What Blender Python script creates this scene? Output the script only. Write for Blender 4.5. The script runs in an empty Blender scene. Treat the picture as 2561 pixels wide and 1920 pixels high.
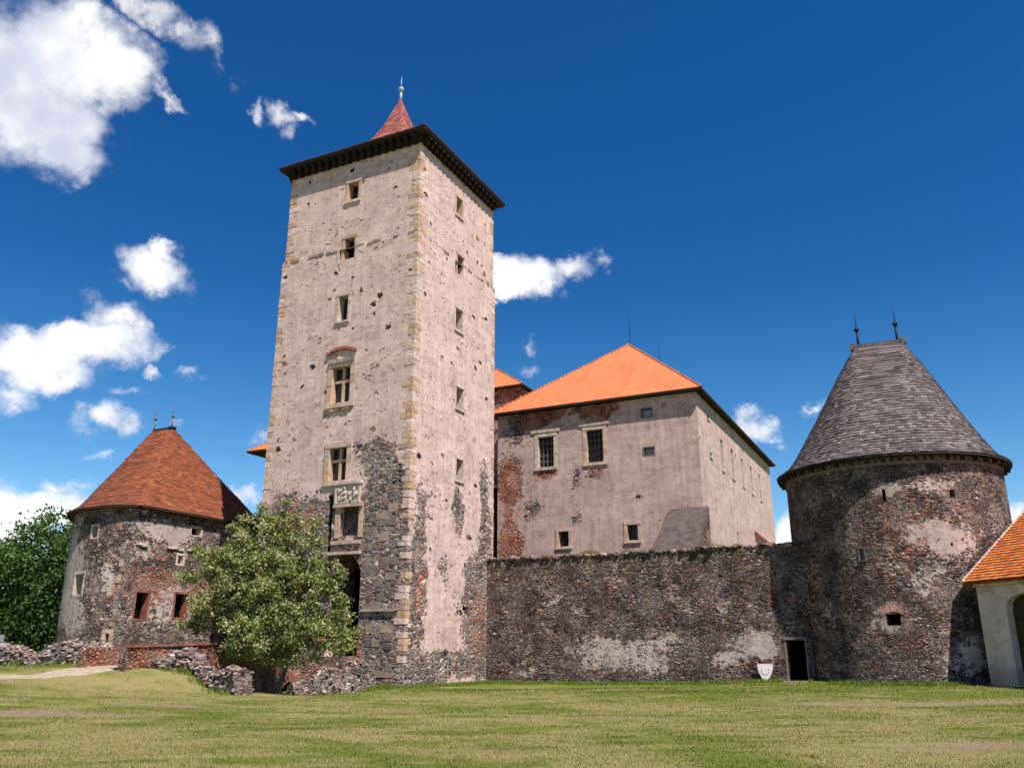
import bpy, math, random
import numpy as np
from mathutils import Vector, noise as mnoise
R_ = math.radians
rnd = random.Random(7)
sc = bpy.context.scene
col = sc.collection

# ---------------------------------------------------------------- camera
F_PX, PITCH = 2122.0, R_(17.3)
cam_d = bpy.data.cameras.new('camera'); cam = bpy.data.objects.new('camera', cam_d); col.objects.link(cam)
cam.location = (0, 0, 1.6); cam.rotation_euler = (R_(90) + PITCH, 0, 0)
cam_d.sensor_width = 36; cam_d.lens = 36 * F_PX / 2561; cam_d.clip_end = 3000
sc.camera = cam

# ---------------------------------------------------------------- node helpers
class NT:
    def __init__(s, tree): s.t = tree; s.n = tree.nodes; s.l = tree.links; s.n.clear()
    def new(s, typ, **kw):
        n = s.n.new(typ)
        for k, v in kw.items(): setattr(n, k, v)
        return n
    def put(s, sock, v):
        if v is None: return
        if isinstance(v, bpy.types.NodeSocket): s.l.new(v, sock)
        else:
            if sock.type == 'RGBA' and len(v) == 3: v = (*v, 1)
            sock.default_value = v
    def m(s, op, a, b=None, c=None, clamp=False):
        n = s.new('ShaderNodeMath', operation=op, use_clamp=clamp)
        s.put(n.inputs[0], a); s.put(n.inputs[1], b); s.put(n.inputs[2], c); return n.outputs[0]
    def v(s, op, a, b=None):
        n = s.new('ShaderNodeVectorMath', operation=op); s.put(n.inputs[0], a)
        if op == 'SCALE': s.put(n.inputs[3], b)
        else: s.put(n.inputs[1], b)
        return n.outputs['Value'] if op in ('LENGTH', 'DOT_PRODUCT', 'DISTANCE') else n.outputs[0]
    def mix(s, f, a, b, mode='MIX'):
        n = s.new('ShaderNodeMix', data_type='RGBA', blend_type=mode); n.clamp_factor = True
        s.put(n.inputs[0], f); s.put(n.inputs[6], a); s.put(n.inputs[7], b); return n.outputs[2]
    def noise(s, vec, scale, detail=3, rough=.55, out=0):
        n = s.new('ShaderNodeTexNoise'); s.put(n.inputs['Vector'], vec); n.inputs['Scale'].default_value = scale
        n.inputs['Detail'].default_value = detail; n.inputs['Roughness'].default_value = rough; return n.outputs[out]
    def vor(s, vec, scale, feature='F1', rand=1.0):
        n = s.new('ShaderNodeTexVoronoi', feature=feature); s.put(n.inputs['Vector'], vec)
        n.inputs['Scale'].default_value = scale; n.inputs['Randomness'].default_value = rand; return n
    def ramp(s, f, stops, interp='LINEAR'):
        n = s.new('ShaderNodeValToRGB'); s.put(n.inputs[0], f); n.color_ramp.interpolation = interp
        e = n.color_ramp.elements
        while len(e) < len(stops): e.new(.5)
        for el, (p, c) in zip(e, stops):
            el.position = p; el.color = (*c, 1) if len(c) == 3 else c
        return n.outputs[0]
    def step(s, x, a, b):
        n = s.new('ShaderNodeMapRange', interpolation_type='SMOOTHSTEP'); s.put(n.inputs[0], x)
        n.inputs[1].default_value = a; n.inputs[2].default_value = b; return n.outputs[0]
    def map(s, vec, loc=(0, 0, 0), rot=0, scale=(1, 1, 1), typ='POINT'):
        n = s.new('ShaderNodeMapping', vector_type=typ); s.put(n.inputs[0], vec)
        n.inputs[1].default_value = loc; n.inputs[2].default_value = (0, 0, rot); n.inputs[3].default_value = scale; return n.outputs[0]
    def sep(s, v):
        n = s.new('ShaderNodeSeparateXYZ'); s.put(n.inputs[0], v); return n.outputs
    def comb(s, x, y, z=0.0):
        n = s.new('ShaderNodeCombineXYZ'); s.put(n.inputs[0], x); s.put(n.inputs[1], y); s.put(n.inputs[2], z); return n.outputs[0]
    def blob(s, vec, cx, cy, rx, ry, rot=0):     # 1 at the centre falling to 0 on the ellipse
        mp = s.map(vec, (cx, cy, 0), rot, (rx, ry, 1), 'TEXTURE')
        g = s.new('ShaderNodeTexGradient', gradient_type='SPHERICAL'); s.put(g.inputs[0], mp); return g.outputs[1]
    def blobs(s, vec, lst, op='ADD'):
        acc = None
        for b in lst:
            g = s.blob(vec, *b[:5]); g = s.m('MULTIPLY', g, b[5])
            acc = g if acc is None else s.m(op, acc, g)
        return acc if acc is not None else 0.0

# ---------------------------------------------------------------- world: blue summer sky with cumulus
SUN_D = Vector((-1.085, 1.647, -3.2)).normalized()           # the way sunlight travels
sun_el = math.asin(-SUN_D.z); sun_az = math.atan2(-SUN_D.x, -SUN_D.y)
w = bpy.data.worlds.new('World'); sc.world = w; w.use_nodes = True
T = NT(w.node_tree)
def px_dir(px, py):
    v = 960 - py
    return Vector((px - 1280.5, F_PX * math.cos(PITCH) - v * math.sin(PITCH), F_PX * math.sin(PITCH) + v * math.cos(PITCH)))
sky = T.new('ShaderNodeTexSky', sky_type='NISHITA'); sky.sun_disc = False
sky.sun_elevation = sun_el; sky.sun_rotation = sun_az; sky.air_density = 1.0; sky.dust_density = .1; sky.ozone_density = 3.0; sky.altitude = 400
tc = T.new('ShaderNodeTexCoord').outputs['Generated']
x, y, z = T.sep(tc)
el = T.m('ARCSINE', z); az = T.m('ARCTAN2', x, y)
ae = T.comb(az, el)
wn = T.noise(tc, 9, 6, .62, 1); wn2 = T.noise(tc, 26, 8, .68, 1)
wae = T.v('ADD', T.v('ADD', ae, T.v('SCALE', T.v('SUBTRACT', wn, (.5, .5, .5)), .07)), T.v('SCALE', T.v('SUBTRACT', wn2, (.5, .5, .5)), .045))
CL = [(40,60,60,30,0,.55),(500,180,30,26,0,.35),(470,150,46,26,-40,.42),(330,740,40,20,20,.4),(180,1030,60,26,10,.55),(440,800,30,16,0,.35),(1310,575,46,20,0,.5),(1080,560,40,18,0,.5),(1700,960,26,18,0,.4),(150,130,185,135,0,1.5),(80,255,180,130,0,1.5),(140,335,115,75,0,1.2),(0,180,100,180,0,1.4),(245,140,105,105,0,1.1),
 (310,10,80,40,0,.75),(375,65,85,34,-20,.6),(100,5,90,24,0,.45),(370,190,55,20,-30,.75),(450,105,58,38,-40,.62),
 (606,255,44,32,0,.8),(556,245,18,28,0,.75),(655,250,24,12,0,.7),
 (345,575,92,60,0,1.2),(350,530,42,36,0,.9),(270,605,50,16,0,.45),
 (60,775,150,72,0,1.15),(200,738,130,62,8,1.15),(245,680,86,46,0,.95),(25,845,60,46,0,.7),(290,700,44,52,0,.8),
 (235,905,80,38,0,.95),(280,915,34,36,0,.7),(245,972,58,16,8,.65),(270,850,56,16,5,.55),(310,798,26,22,0,.6),(405,798,30,20,0,.5),(390,915,30,10,0,.45),
 (120,1035,85,22,0,.6),(90,1100,210,66,6,1.6),(20,1120,130,90,0,1.6),
 (1150,600,105,58,0,1.2),(1225,575,100,38,20,1.1),(1290,545,46,32,0,.9),(1100,625,66,38,0,.9),
 (1150,745,22,16,0,.65),(1145,785,32,18,0,.6),(1632,925,72,46,0,1.1),(1680,942,34,20,0,.6),(1770,885,34,13,0,.7),
 (1690,1150,60,52,0,1.2),(2200,1100,40,36,0,.9),(560,940,34,30,0,.7),(520,1090,60,36,0,.9)]
acc = None
for (cx, cy, rx, ry, rot, wt) in CL:
    c = px_dir(cx * 1.1578, cy * 1.1578); a = math.atan2(c.x, c.y); e = math.asin(c.normalized().z)
    d = c.length; hd = math.hypot(c.x, c.y)
    g = T.blob(wae, a, e, rx * 1.1578 / hd * (1.12 if wt > 1 else 1.05), ry * 1.1578 / d * 1.1, R_(rot))
    g = T.m('MULTIPLY', g, wt); acc = g if acc is None else T.m('MAXIMUM', acc, g)
fb = T.noise(tc, 14, 9, .62); 
vb1 = T.vor(T.v('ADD', tc, T.v('SCALE', wn2, .02)), 17, 'F1').outputs['Distance']; vb2 = T.vor(tc, 43, 'F1').outputs['Distance']
bil = T.m('SUBTRACT', .62, T.m('ADD', T.m('MULTIPLY', vb1, .75), T.m('MULTIPLY', vb2, .4)))
dens = T.m('ADD', acc, T.m('MULTIPLY', T.m('ADD', T.m('MULTIPLY', T.m('SUBTRACT', fb, .53), 1.7), T.m('MULTIPLY', bil, .75)), T.step(acc, .0, .3)))
mask = T.step(dens, .04, .84)
# soft grey-lavender underside, white tops
shade = T.noise(T.v('ADD', tc, (.0, .0, -.02)), 7, 5, .55)
ccol = T.mix(T.step(shade, .38, .56), (.62, .65, .79), (1.0, 1.0, 1.0))
hs = T.new('ShaderNodeHueSaturation'); hs.inputs['Saturation'].default_value = 1.34; T.put(hs.inputs['Color'], sky.outputs[0])
tint = T.mix(1.0, hs.outputs[0], (.82, 1.12, 1.36), 'MULTIPLY')
tint = T.mix(T.step(el, .0, .48), T.mix(1.0, tint, (2.5, 1.75, 1.35), 'MULTIPLY'), T.mix(1.0, tint, (.85, .98, .98), 'MULTIPLY'))
bg = T.new('ShaderNodeBackground'); bg.inputs['Strength'].default_value = .05
CLOUD_V = 13.0
final = T.mix(T.m('MULTIPLY', mask, .97), tint, T.v('SCALE', ccol, CLOUD_V))
T.put(bg.inputs[0], final)
T.l.new(bg.outputs[0], T.new('ShaderNodeOutputWorld').inputs[0])

sd = bpy.data.lights.new('sun', 'SUN'); sun = bpy.data.objects.new('sun', sd); col.objects.link(sun)
sd.energy = 5.0; sd.angle = R_(.53); sd.color = (1, .93, .86)
sun.rotation_euler = SUN_D.to_track_quat('-Z', 'Y').to_euler(); sun.location = (20, -20, 60)
sc.view_settings.view_transform = 'Standard'; sc.view_settings.look = 'None'; sc.view_settings.exposure = .75; sc.view_settings.gamma = 1

# ---------------------------------------------------------------- frames, plans, mesh builder
C0 = (-5.1, 41.7); TH = R_(-26.18); cT, sT = math.cos(TH), math.sin(TH)
def K(x, y, z=0): return (C0[0] + x * cT - y * sT, C0[1] + x * sT + y * cT, z)
def toK(X, Y): X -= C0[0]; Y -= C0[1]; return (X * cT + Y * sT, -X * sT + Y * cT)
class MB:
    def __init__(s): s.v = []; s.f = []; s.uv = []; s.sm = []
    def face(s, pts, uv=None, smooth=False):
        i = len(s.v); s.v += [tuple(p) for p in pts]; s.f.append(tuple(range(i, i + len(pts))))
        if uv is None:
            a, b, c = Vector(pts[0]), Vector(pts[1]), Vector(pts[2]); n = (b - a).cross(c - a)
            ax = max(range(3), key=lambda k: abs(n[k]))
            uv = [((p[0], p[1]) if ax == 2 else (p[1], p[2]) if ax == 0 else (p[0], p[2])) for p in pts]
        s.uv += [tuple(u) for u in uv]; s.sm.append(smooth)
    def hexa(s, p, uvf=None):     # p: 8 points, bottom ring 0-3 ccw, top ring 4-7
        # 0 (x0,y0) 1 (x1,y0) 2 (x1,y1) 3 (x0,y1)
        i = len(s.v); s.v += [tuple(q) for q in p]
        for f in ((0, 3, 2, 1), (4, 5, 6, 7), (0, 1, 5, 4), (1, 2, 6, 5), (2, 3, 7, 6), (3, 0, 4, 7)):
            s.f.append(tuple(i + k for k in f)); s.sm.append(False)
            pts = [p[k] for k in f]; a, b, c = map(Vector, pts[:3]); n = (b - a).cross(c - a)
            ax = max(range(3), key=lambda k: abs(n[k]))
            s.uv += [((q[0], q[1]) if ax == 2 else (q[1], q[2]) if ax == 0 else (q[0], q[2])) for q in pts]
    def box(s, x0, x1, y0, y1, z0, z1):
        s.hexa([(x0, y0, z0), (x1, y0, z0), (x1, y1, z0), (x0, y1, z0), (x0, y0, z1), (x1, y0, z1), (x1, y1, z1), (x0, y1, z1)])
    def pbox(s, plan, s0, s1, o0, o1, z0, z1, j=0):   # o1 = outer reach, o0 = inner
        J = lambda: rnd.uniform(-j, j) if j else 0
        m = plan.map
        s.hexa([m(s0 + J(), z0 + J(), o1 + J()), m(s1 + J(), z0 + J(), o1 + J()), m(s1, z0, o0), m(s0, z0, o0),
                m(s0 + J(), z1 + J(), o1 + J()), m(s1 + J(), z1 + J(), o1 + J()), m(s1, z1, o0), m(s0, z1, o0)])
    def tube(s, p0, p1, r0, r1=None, n=8, cap=True):
        r1 = r0 if r1 is None else r1
        a, b = Vector(p0), Vector(p1); d = (b - a).normalized()
        u = d.cross(Vector((0, 0, 1)) if abs(d.z) < .9 else Vector((1, 0, 0))).normalized(); v2 = d.cross(u)
        i = len(s.v)
        for c, r in ((a, r0), (b, r1)):
            for k in range(n):
                t = 2 * math.pi * k / n; s.v.append(tuple(c + (u * math.cos(t) + v2 * math.sin(t)) * r))
        for k in range(n):
            k2 = (k + 1) % n; s.f.append((i + k, i + k2, i + n + k2, i + n + k)); s.sm.append(True)
            s.uv += [(k / n, a.z), ((k + 1) / n, a.z), ((k + 1) / n, b.z), (k / n, b.z)]
        if cap:
            for base, rev in ((i, False), (i + n, True)):
                f = [base + k for k in range(n)]; s.f.append(tuple(f if rev else f[::-1])); s.sm.append(False); s.uv += [(0, 0)] * n
    def lathe(s, c, prof, n=16):
        i = len(s.v); m = len(prof)
        for r, z in prof:
            for k in range(n):
                t = 2 * math.pi * k / n; s.v.append((c[0] + r * math.cos(t), c[1] + r * math.sin(t), c[2] + z))
        for j in range(m - 1):
            for k in range(n):
                k2 = (k + 1) % n; s.f.append((i + j * n + k, i + j * n + k2, i + (j + 1) * n + k2, i + (j + 1) * n + k)); s.sm.append(True)
                s.uv += [(k / n, prof[j][1])] * 2 + [(k / n, prof[j + 1][1])] * 2
    def rock(s, c, r, seed, fl=(1, 1, .75)):
        import_v, import_f = ICO
        i = len(s.v)
        rot = rnd.uniform(0, 6.28); cr, sr = math.cos(rot), math.sin(rot)
        for p in import_v:
            d = 1 + .45 * mnoise.noise(Vector(p) * 1.3 + Vector((seed * 3.1, seed * 1.7, 0)))
            qx, qy, qz = p[0] * r * fl[0] * d, p[1] * r * fl[1] * d, p[2] * r * fl[2] * d
            s.v.append((c[0] + qx * cr - qy * sr, c[1] + qx * sr + qy * cr, c[2] + qz))
        for f in import_f:
            s.f.append(tuple(i + k for k in f)); s.sm.append(False)
            s.uv += [(s.v[i + k][0] + s.v[i + k][1], s.v[i + k][2]) for k in f]
    def build(s, name, mat, thing=None, parent=None):
        me = bpy.data.meshes.new(name)
        off = thing['_c'] if thing is not None else (0, 0, 0)
        v = [(p[0] - off[0], p[1] - off[1], p[2] - off[2]) for p in s.v] if thing is not None else s.v
        me.from_pydata(v, [], s.f)
        ul = me.uv_layers.new(name='UVMap'); ul.data.foreach_set('uv', np.array(s.uv, dtype=np.float32).ravel())
        me.polygons.foreach_set('use_smooth', s.sm)
        me.materials.append(mat); me.update()
        o = bpy.data.objects.new(name, me); col.objects.link(o)
        if parent is not None: o.parent = parent
        elif thing is not None: o.parent = thing
        return o
def ico():
    t = (1 + 5 ** .5) / 2
    v = [Vector(p).normalized() for p in ((-1, t, 0), (1, t, 0), (-1, -t, 0), (1, -t, 0), (0, -1, t), (0, 1, t), (0, -1, -t), (0, 1, -t), (t, 0, -1), (t, 0, 1), (-t, 0, -1), (-t, 0, 1))]
    f = [(0, 11, 5), (0, 5, 1), (0, 1, 7), (0, 7, 10), (0, 10, 11), (1, 5, 9), (5, 11, 4), (11, 10, 2), (10, 7, 6), (7, 1, 8), (3, 9, 4), (3, 4, 2), (3, 2, 6), (3, 6, 8), (3, 8, 9), (4, 9, 5), (2, 4, 11), (6, 2, 10), (8, 6, 7), (9, 8, 1)]
    f2 = []; cache = {}
    def mid(a, b):
        k = (min(a, b), max(a, b))
        if k not in cache: v.append(((v[a] + v[b]) / 2).normalized()); cache[k] = len(v) - 1
        return cache[k]
    for a, b, c in f:
        ab, bc, ca = mid(a, b), mid(b, c), mid(c, a); f2 += [(a, ab, ca), (b, bc, ab), (c, ca, bc), (ab, bc, ca)]
    return [tuple(p) for p in v], f2
ICO = ico()

def thing(name, label, cat, c=(0, 0, 0), group=None, frame='K'):
    """Empty at the thing's base; c is its origin in frame coordinates (K = the castle's own axes, W = world)."""
    o = bpy.data.objects.new(name, None); col.objects.link(o); o.empty_display_size = .5
    if frame == 'K': o.location = K(*c); o.rotation_euler = (0, 0, TH)
    elif frame == 'W': o.location = c
    o['_c'] = tuple(float(q) for q in c); o['label'] = label; o['category'] = cat
    if group: o['group'] = group
    return o
def tag(o, label, cat=None, kind=None, group=None):
    o['label'] = label
    if cat: o['category'] = cat
    if kind: o['kind'] = kind
    if group: o['group'] = group
    return o

class Plan:
    def __init__(s, pts, closed=True):
        s.p = [Vector(q) for q in pts]; s.closed = closed
        q = s.p + ([s.p[0]] if closed else [])
        s.seg = []; s.cum = [0.0]
        for a, b in zip(q, q[1:]):
            s.seg.append((a, b)); s.cum.append(s.cum[-1] + (b - a).length)
        s.L = s.cum[-1]
    def at(s, t):
        t = min(max(t, 0), s.L - 1e-6); 
        for i in range(len(s.seg)):
            if t <= s.cum[i + 1]: break
        a, b = s.seg[i]; d = (b - a).normalized()
        return a + d * (t - s.cum[i]), d, i
    def map(s, t, z, o=0.0):
        if t < 0 or t > s.L:
            a, b = s.seg[0] if t < 0 else s.seg[-1]; d = (b - a).normalized(); p = (a + d * t) if t < 0 else (b + d * (t - s.L))
        else: p, d, _ = s.at(t)
        return (p.x + d.y * o, p.y - d.x * o, z)
    def offset(s, o):
        n = len(s.p); out = []
        for i in range(n):
            a, b, c = s.p[i - 1], s.p[i], s.p[(i + 1) % n]
            d1 = (b - a).normalized(); d2 = (c - b).normalized()
            n1 = Vector((d1.y, -d1.x)); n2 = Vector((d2.y, -d2.x)); m = (n1 + n2); m /= max(m.length_squared / 2, .2)
            out.append(b + m * o)
        return Plan(out, s.closed)
    def facade(s, mb, z0, z1, ops=(), seg=1.2, zseg=None, jag=0, rv=None):
        """wall surface with real openings (s0,s1,za,zb,depth); reveals and backs are built"""
        ss = set(round(c, 4) for c in s.cum)
        t = 0
        for i in range(len(s.seg)):
            a, b = s.cum[i], s.cum[i + 1]; n = max(1, int((b - a) / seg))
            for k in range(n): ss.add(round(a + (b - a) * k / n, 4))
        for o in ops: ss.add(round(o[0], 4)); ss.add(round(o[1], 4))
        ss = sorted(ss); zs = {z0, z1}
        ops = [(o[0], o[1], max(o[2], z0), min(o[3], z1), o[4]) for o in ops if o[3] > z0 and o[2] < z1]
        for o in ops: zs.add(o[2]); zs.add(o[3])
        zs = sorted(zs)
        for i in range(len(ss) - 1):
            a, b = ss[i], ss[i + 1]
            if b - a < 1e-3: continue
            m = (a + b) / 2
            for j in range(len(zs) - 1):
                c, d = zs[j], zs[j + 1]; mz = (c + d) / 2
                if any(o[0] < m < o[1] and o[2] < mz < o[3] for o in ops): continue
                mb.face([s.map(a + 1e-4, c), s.map(b - 1e-5, c), s.map(b - 1e-5, d), s.map(a + 1e-4, d)], [(a, c), (b, c), (b, d), (a, d)])
        for (a, b, c, d, dep) in ops:
            A = lambda t_, z_, o_: s.map(t_, z_, o_)
            mb.face([A(a, c, 0), A(a, c, -dep), A(a, d, -dep), A(a, d, 0)], [(a, c), (a + dep, c), (a + dep, d), (a, d)])
            mb.face([A(b, c, -dep), A(b, c, 0), A(b, d, 0), A(b, d, -dep)], [(b - dep, c), (b, c), (b, d), (b - dep, d)])
            mb.face([A(a, c, 0), A(b, c, 0), A(b, c, -dep), A(a, c, -dep)], [(a, c), (b, c), (b, c + dep), (a, c + dep)])
            mb.face([A(a, d, -dep), A(b, d, -dep), A(b, d, 0), A(a, d, 0)], [(a, d), (b, d), (b, d + dep), (a, d + dep)])
            mb.face([A(a, c, -dep), A(b, c, -dep), A(b, d, -dep), A(a, d, -dep)], [(a, c), (b, c), (b, d), (a, d)])

# ---------------------------------------------------------------- materials
def mat(name):
    m = bpy.data.materials.new(name); m.use_nodes = True; return m, NT(m.node_tree)
def finish(T, colr, rough=.9, height=None, bump=.5, dist=.05, metal=0, spec=.2, trans=0):
    b = T.new('ShaderNodeBsdfPrincipled'); T.put(b.inputs['Base Color'], colr); T.put(b.inputs['Roughness'], rough)
    b.inputs['Metallic'].default_value = metal; b.inputs['Specular IOR Level'].default_value = spec
    if height is not None:
        bp = T.new('ShaderNodeBump'); bp.inputs['Strength'].default_value = bump; bp.inputs['Distance'].default_value = dist
        T.put(bp.inputs['Height'], height); T.l.new(bp.outputs[0], b.inputs['Normal'])
    out = T.new('ShaderNodeOutputMaterial')
    if trans:
        tr = T.new('ShaderNodeBsdfTranslucent'); T.put(tr.inputs[0], colr); mx = T.new('ShaderNodeMixShader'); mx.inputs[0].default_value = trans
        T.l.new(b.outputs[0], mx.inputs[1]); T.l.new(tr.outputs[0], mx.inputs[2]); T.l.new(mx.outputs[0], out.inputs[0])
    else: T.l.new(b.outputs[0], out.inputs[0])

DARKPAL = [(0, (.026, .020, .022)), (.18, (.052, .038, .038)), (.36, (.085, .068, .072)), (.50, (.10, .058, .048)), (.62, (.125, .10, .10)), (.74, (.145, .062, .042)), (.85, (.20, .14, .115)), (.94, (.25, .105, .06)), (1, (.42, .33, .29))]
GREYPAL = [(0, (.035, .03, .032)), (.2, (.07, .058, .056)), (.38, (.13, .115, .112)), (.54, (.17, .13, .11)), (.68, (.24, .20, .18)), (.80, (.20, .09, .055)), (.9, (.36, .28, .21)), (1, (.44, .38, .34))]
def masonry(name, pal=DARKPAL, sx=3.3, sz=7.4, mortar=(.30, .24, .21), plaster=(.47, .375, .335), bias=-.5, amp=1.0, nscale=.45,
            add=(), bricks=(), holes=0.0, holesz=.16, mw=.07, gain=1.0, moss=None, dirt=(), bumpd=.06, seed=0.0, streak=.12, bands=0, mdark=.2):
    m, T = mat(name)
    uv0 = T.new('ShaderNodeUVMap').outputs[0]
    uv = T.v('ADD', uv0, (seed, seed * .7, 0)) if seed else uv0
    wv = T.v('SUBTRACT', T.noise(uv, 1.1, 3, .6, 1), (.5, .5, .5)); wf = T.v('SUBTRACT', T.noise(uv, 6, 2, .5, 1), (.5, .5, .5))
    uvw = T.v('ADD', T.v('ADD', uv, T.v('SCALE', wv, .35)), T.v('SCALE', wf, .09))
    sv = T.map(uvw, scale=(sx, sz, 1))
    v1 = T.vor(sv, 1.0, 'F1', .92); ve = T.vor(sv, 1.0, 'DISTANCE_TO_EDGE', .92)
    cr, cg, cb = T.sep(v1.outputs['Color'])
    h = T.step(ve.outputs['Distance'], .0, .28)
    # a second, finer course of brick-like bits in places
    sv2 = T.map(uvw, scale=(sx * 1.5, sz * 2.0, 1)); v2 = T.vor(sv2, 1.0, 'F1', .8); ve2 = T.vor(sv2, 1.0, 'DISTANCE_TO_EDGE', .8)
    sel = T.step(T.noise(uv, .7, 3), .47, .55)
    cr2, cg2, cb2 = T.sep(v2.outputs['Color'])
    r = T.m('ADD', T.m('MULTIPLY', cr, T.m('SUBTRACT', 1, sel)), T.m('MULTIPLY', cr2, sel))
    h = T.m('ADD', T.m('MULTIPLY', h, T.m('SUBTRACT', 1, sel)), T.m('MULTIPLY', T.step(ve2.outputs['Distance'], 0, .28), sel))
    big = T.noise(uv, .28, 4, .6)
    r = T.m('ADD', r, T.m('MULTIPLY', T.m('SUBTRACT', big, .5), .5), clamp=True)
    fine = T.noise(uv, 11, 5, .65)
    stone = T.ramp(r, pal)
    stone = T.mix(1, stone, T.ramp(fine, [(.25, (.55, .55, .55)), (.75, (1.5 * gain, 1.5 * gain, 1.5 * gain))]), 'MULTIPLY')
    brickc = T.ramp(T.m('ADD', T.m('MULTIPLY', cg, .7), T.m('MULTIPLY', fine, .4)), [(0, (.12, .045, .03)), (.4, (.30, .095, .05)), (.75, (.42, .16, .085)), (1, (.38, .22, .16))])
    wuv = T.v('ADD', uv0, T.v('SCALE', wv, 1.5)); wuv = T.v('ADD', wuv, T.v('SCALE', wf, .5))
    if bricks:
        bm = T.step(T.m('ADD', T.blobs(wuv, bricks, 'MAXIMUM'), T.m('MULTIPLY', T.m('SUBTRACT', cb, .5), .35)), .18, .42)
        stone = T.mix(bm, stone, brickc)
    # mortar: reads dark and recessed where washed out, pale where it survives
    mfield = T.noise(uv, .9, 4, .6)
    mcol = T.mix(T.step(mfield, .42, .62), (mortar[0] * mdark, mortar[1] * mdark * .9, mortar[2] * mdark * .9), mortar)
    mm = T.step(h, mw, mw + .30)
    wall = T.mix(mm, mcol, stone)
    fl = T.vor(T.map(uvw, scale=(sx * 1.9, sz * 1.7, 1)), 1.0, 'F1', 1.0); fr, fg, fb_ = T.sep(fl.outputs['Color'])
    flm = T.m('MULTIPLY', T.m('GREATER_THAN', fr, T.m('SUBTRACT', 1.06, T.m('MULTIPLY', T.noise(uv, .6, 4, .65), .48))), T.step(T.m('SUBTRACT', .42, fl.outputs['Distance']), 0, .1))
    wall = T.mix(T.m('MULTIPLY', flm, .8), wall, T.ramp(fg, [(0, (.46, .40, .37)), (.5, (.36, .29, .25)), (.75, (.32, .14, .08)), (1, (.50, .44, .40))]))
    # plaster cover creeping over the stones
    P = T.m('ADD', T.m('MULTIPLY', T.m('SUBTRACT', T.noise(uv, nscale, 7, .66), .5), amp), bias)
    P = T.m('ADD', P, T.m('MULTIPLY', T.m('SUBTRACT', T.noise(uv, 3.0, 6, .72), .5), 1.25 * min(1, amp)))
    if add: P = T.m('ADD', P, T.blobs(wuv, add))
    P = T.m('SUBTRACT', P, T.m('MULTIPLY', T.m('MULTIPLY', h, T.m('ADD', .4, cg)), .48))
    cover = T.step(P, -.09, .05)
    stv = T.noise(T.map(uv, scale=(2.2, .22, 1)), 1.6, 5, .6)
    pt = T.ramp(T.noise(uv, .55, 6, .62), [(.3, tuple(c * .84 for c in plaster)), (.52, plaster), (.72, tuple(min(1, c * 1.13) for c in plaster))])
    pt = T.mix(1, pt, T.ramp(stv, [(.3, (1 - streak * 1.6,) * 3), (.6, (1, 1, 1))]), 'MULTIPLY')
    pt = T.mix(1, pt, T.ramp(T.noise(uv, 5, 6, .7), [(.3, (.86, .85, .85)), (.65, (1.06, 1.06, 1.07))]), 'MULTIPLY')
    pt = T.mix(1, pt, T.ramp(T.noise(uv, 1.5, 7, .72), [(.34, (.80, .765, .75)), (.5, (1, 1, 1)), (.7, (1.06, 1.06, 1.06))]), 'MULTIPLY')
    # hairline cracks and patch repairs
    cn = T.noise(T.v('ADD', uv, T.v('SCALE', wf, .4)), .55, 6, .7); ck = T.m('MULTIPLY', T.step(T.m('ABSOLUTE', T.m('SUBTRACT', cn, .47)), .006, .0), T.step(T.noise(uv, .4, 2), .48, .6))
    pt = T.mix(T.m('MULTIPLY', ck, .55), pt, (.10, .08, .075))
    rep = T.vor(T.v('ADD', T.map(uv, scale=(.42, .55, 1)), T.v('SCALE', wv, .5)), 1.0, 'F1', 1.0); ra, rb_, rc = T.sep(rep.outputs['Color'])
    pt = T.mix(T.m('MULTIPLY', T.m('GREATER_THAN', ra, .62), T.m('MULTIPLY', T.step(T.m('SUBTRACT', .42, rep.outputs['Distance']), 0, .06), .55)), pt, T.mix(1, pt, T.mix(rb_, (.86, .84, .83), (1.12, 1.12, 1.13)), 'MULTIPLY'))
    st2 = T.noise(T.map(uv, scale=(3.2, .16, 1)), 1.3, 5, .68); pt = T.mix(1, pt, T.ramp(st2, [(.28, (.84, .81, .79)), (.44, (1, 1, 1))]), 'MULTIPLY')
    if bands:
        bz = T.noise(T.map(uv, scale=(.25, 1.1, 1)), 2.2, 4, .6)
        pt = T.mix(1, pt, T.ramp(bz, [(.36, (.86, .845, .85)), (.5, (1, 1, 1))]), 'MULTIPLY')
    colr = T.mix(cover, wall, pt)
    hh = T.m('ADD', T.m('MULTIPLY', h, .8), T.m('MULTIPLY', cr, .35))
    ph = T.m('ADD', .85, T.m('MULTIPLY', T.noise(uv, 2.2, 5, .6), .5))
    height = T.m('ADD', T.m('MULTIPLY', hh, T.m('SUBTRACT', 1, cover)), T.m('MULTIPLY', ph, cover))
    height = T.m('ADD', height, T.m('MULTIPLY', fine, .22))
    if holes:
        hv = T.vor(T.v('ADD', T.map(uv, scale=(1.25, 1.6, 1)), T.v('SCALE', wf, .5)), 1.25, 'F1', 1.0)
        a, b, c = T.sep(hv.outputs['Color'])
        loc = T.step(T.noise(uv, .55, 4), .45, .60)
        on = T.m('LESS_THAN', a, T.m('MULTIPLY', T.m('ADD', .12, T.m('MULTIPLY', loc, 1.3)), holes))
        hm = T.m('MULTIPLY', on, T.step(T.m('SUBTRACT', T.m('MULTIPLY', T.m('ADD', .16, T.m('MULTIPLY', T.m('MULTIPLY', b, b), T.m('ADD', b, .25))), holesz), hv.outputs['Distance']), -.008, .03))
        hv2 = T.vor(T.v('ADD', T.map(uv, scale=(1.1, 1.8, 1)), T.v('SCALE', wf, .8)), 3.1, 'F1', 1.0)
        a2, b2, c2 = T.sep(hv2.outputs['Color'])
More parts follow.
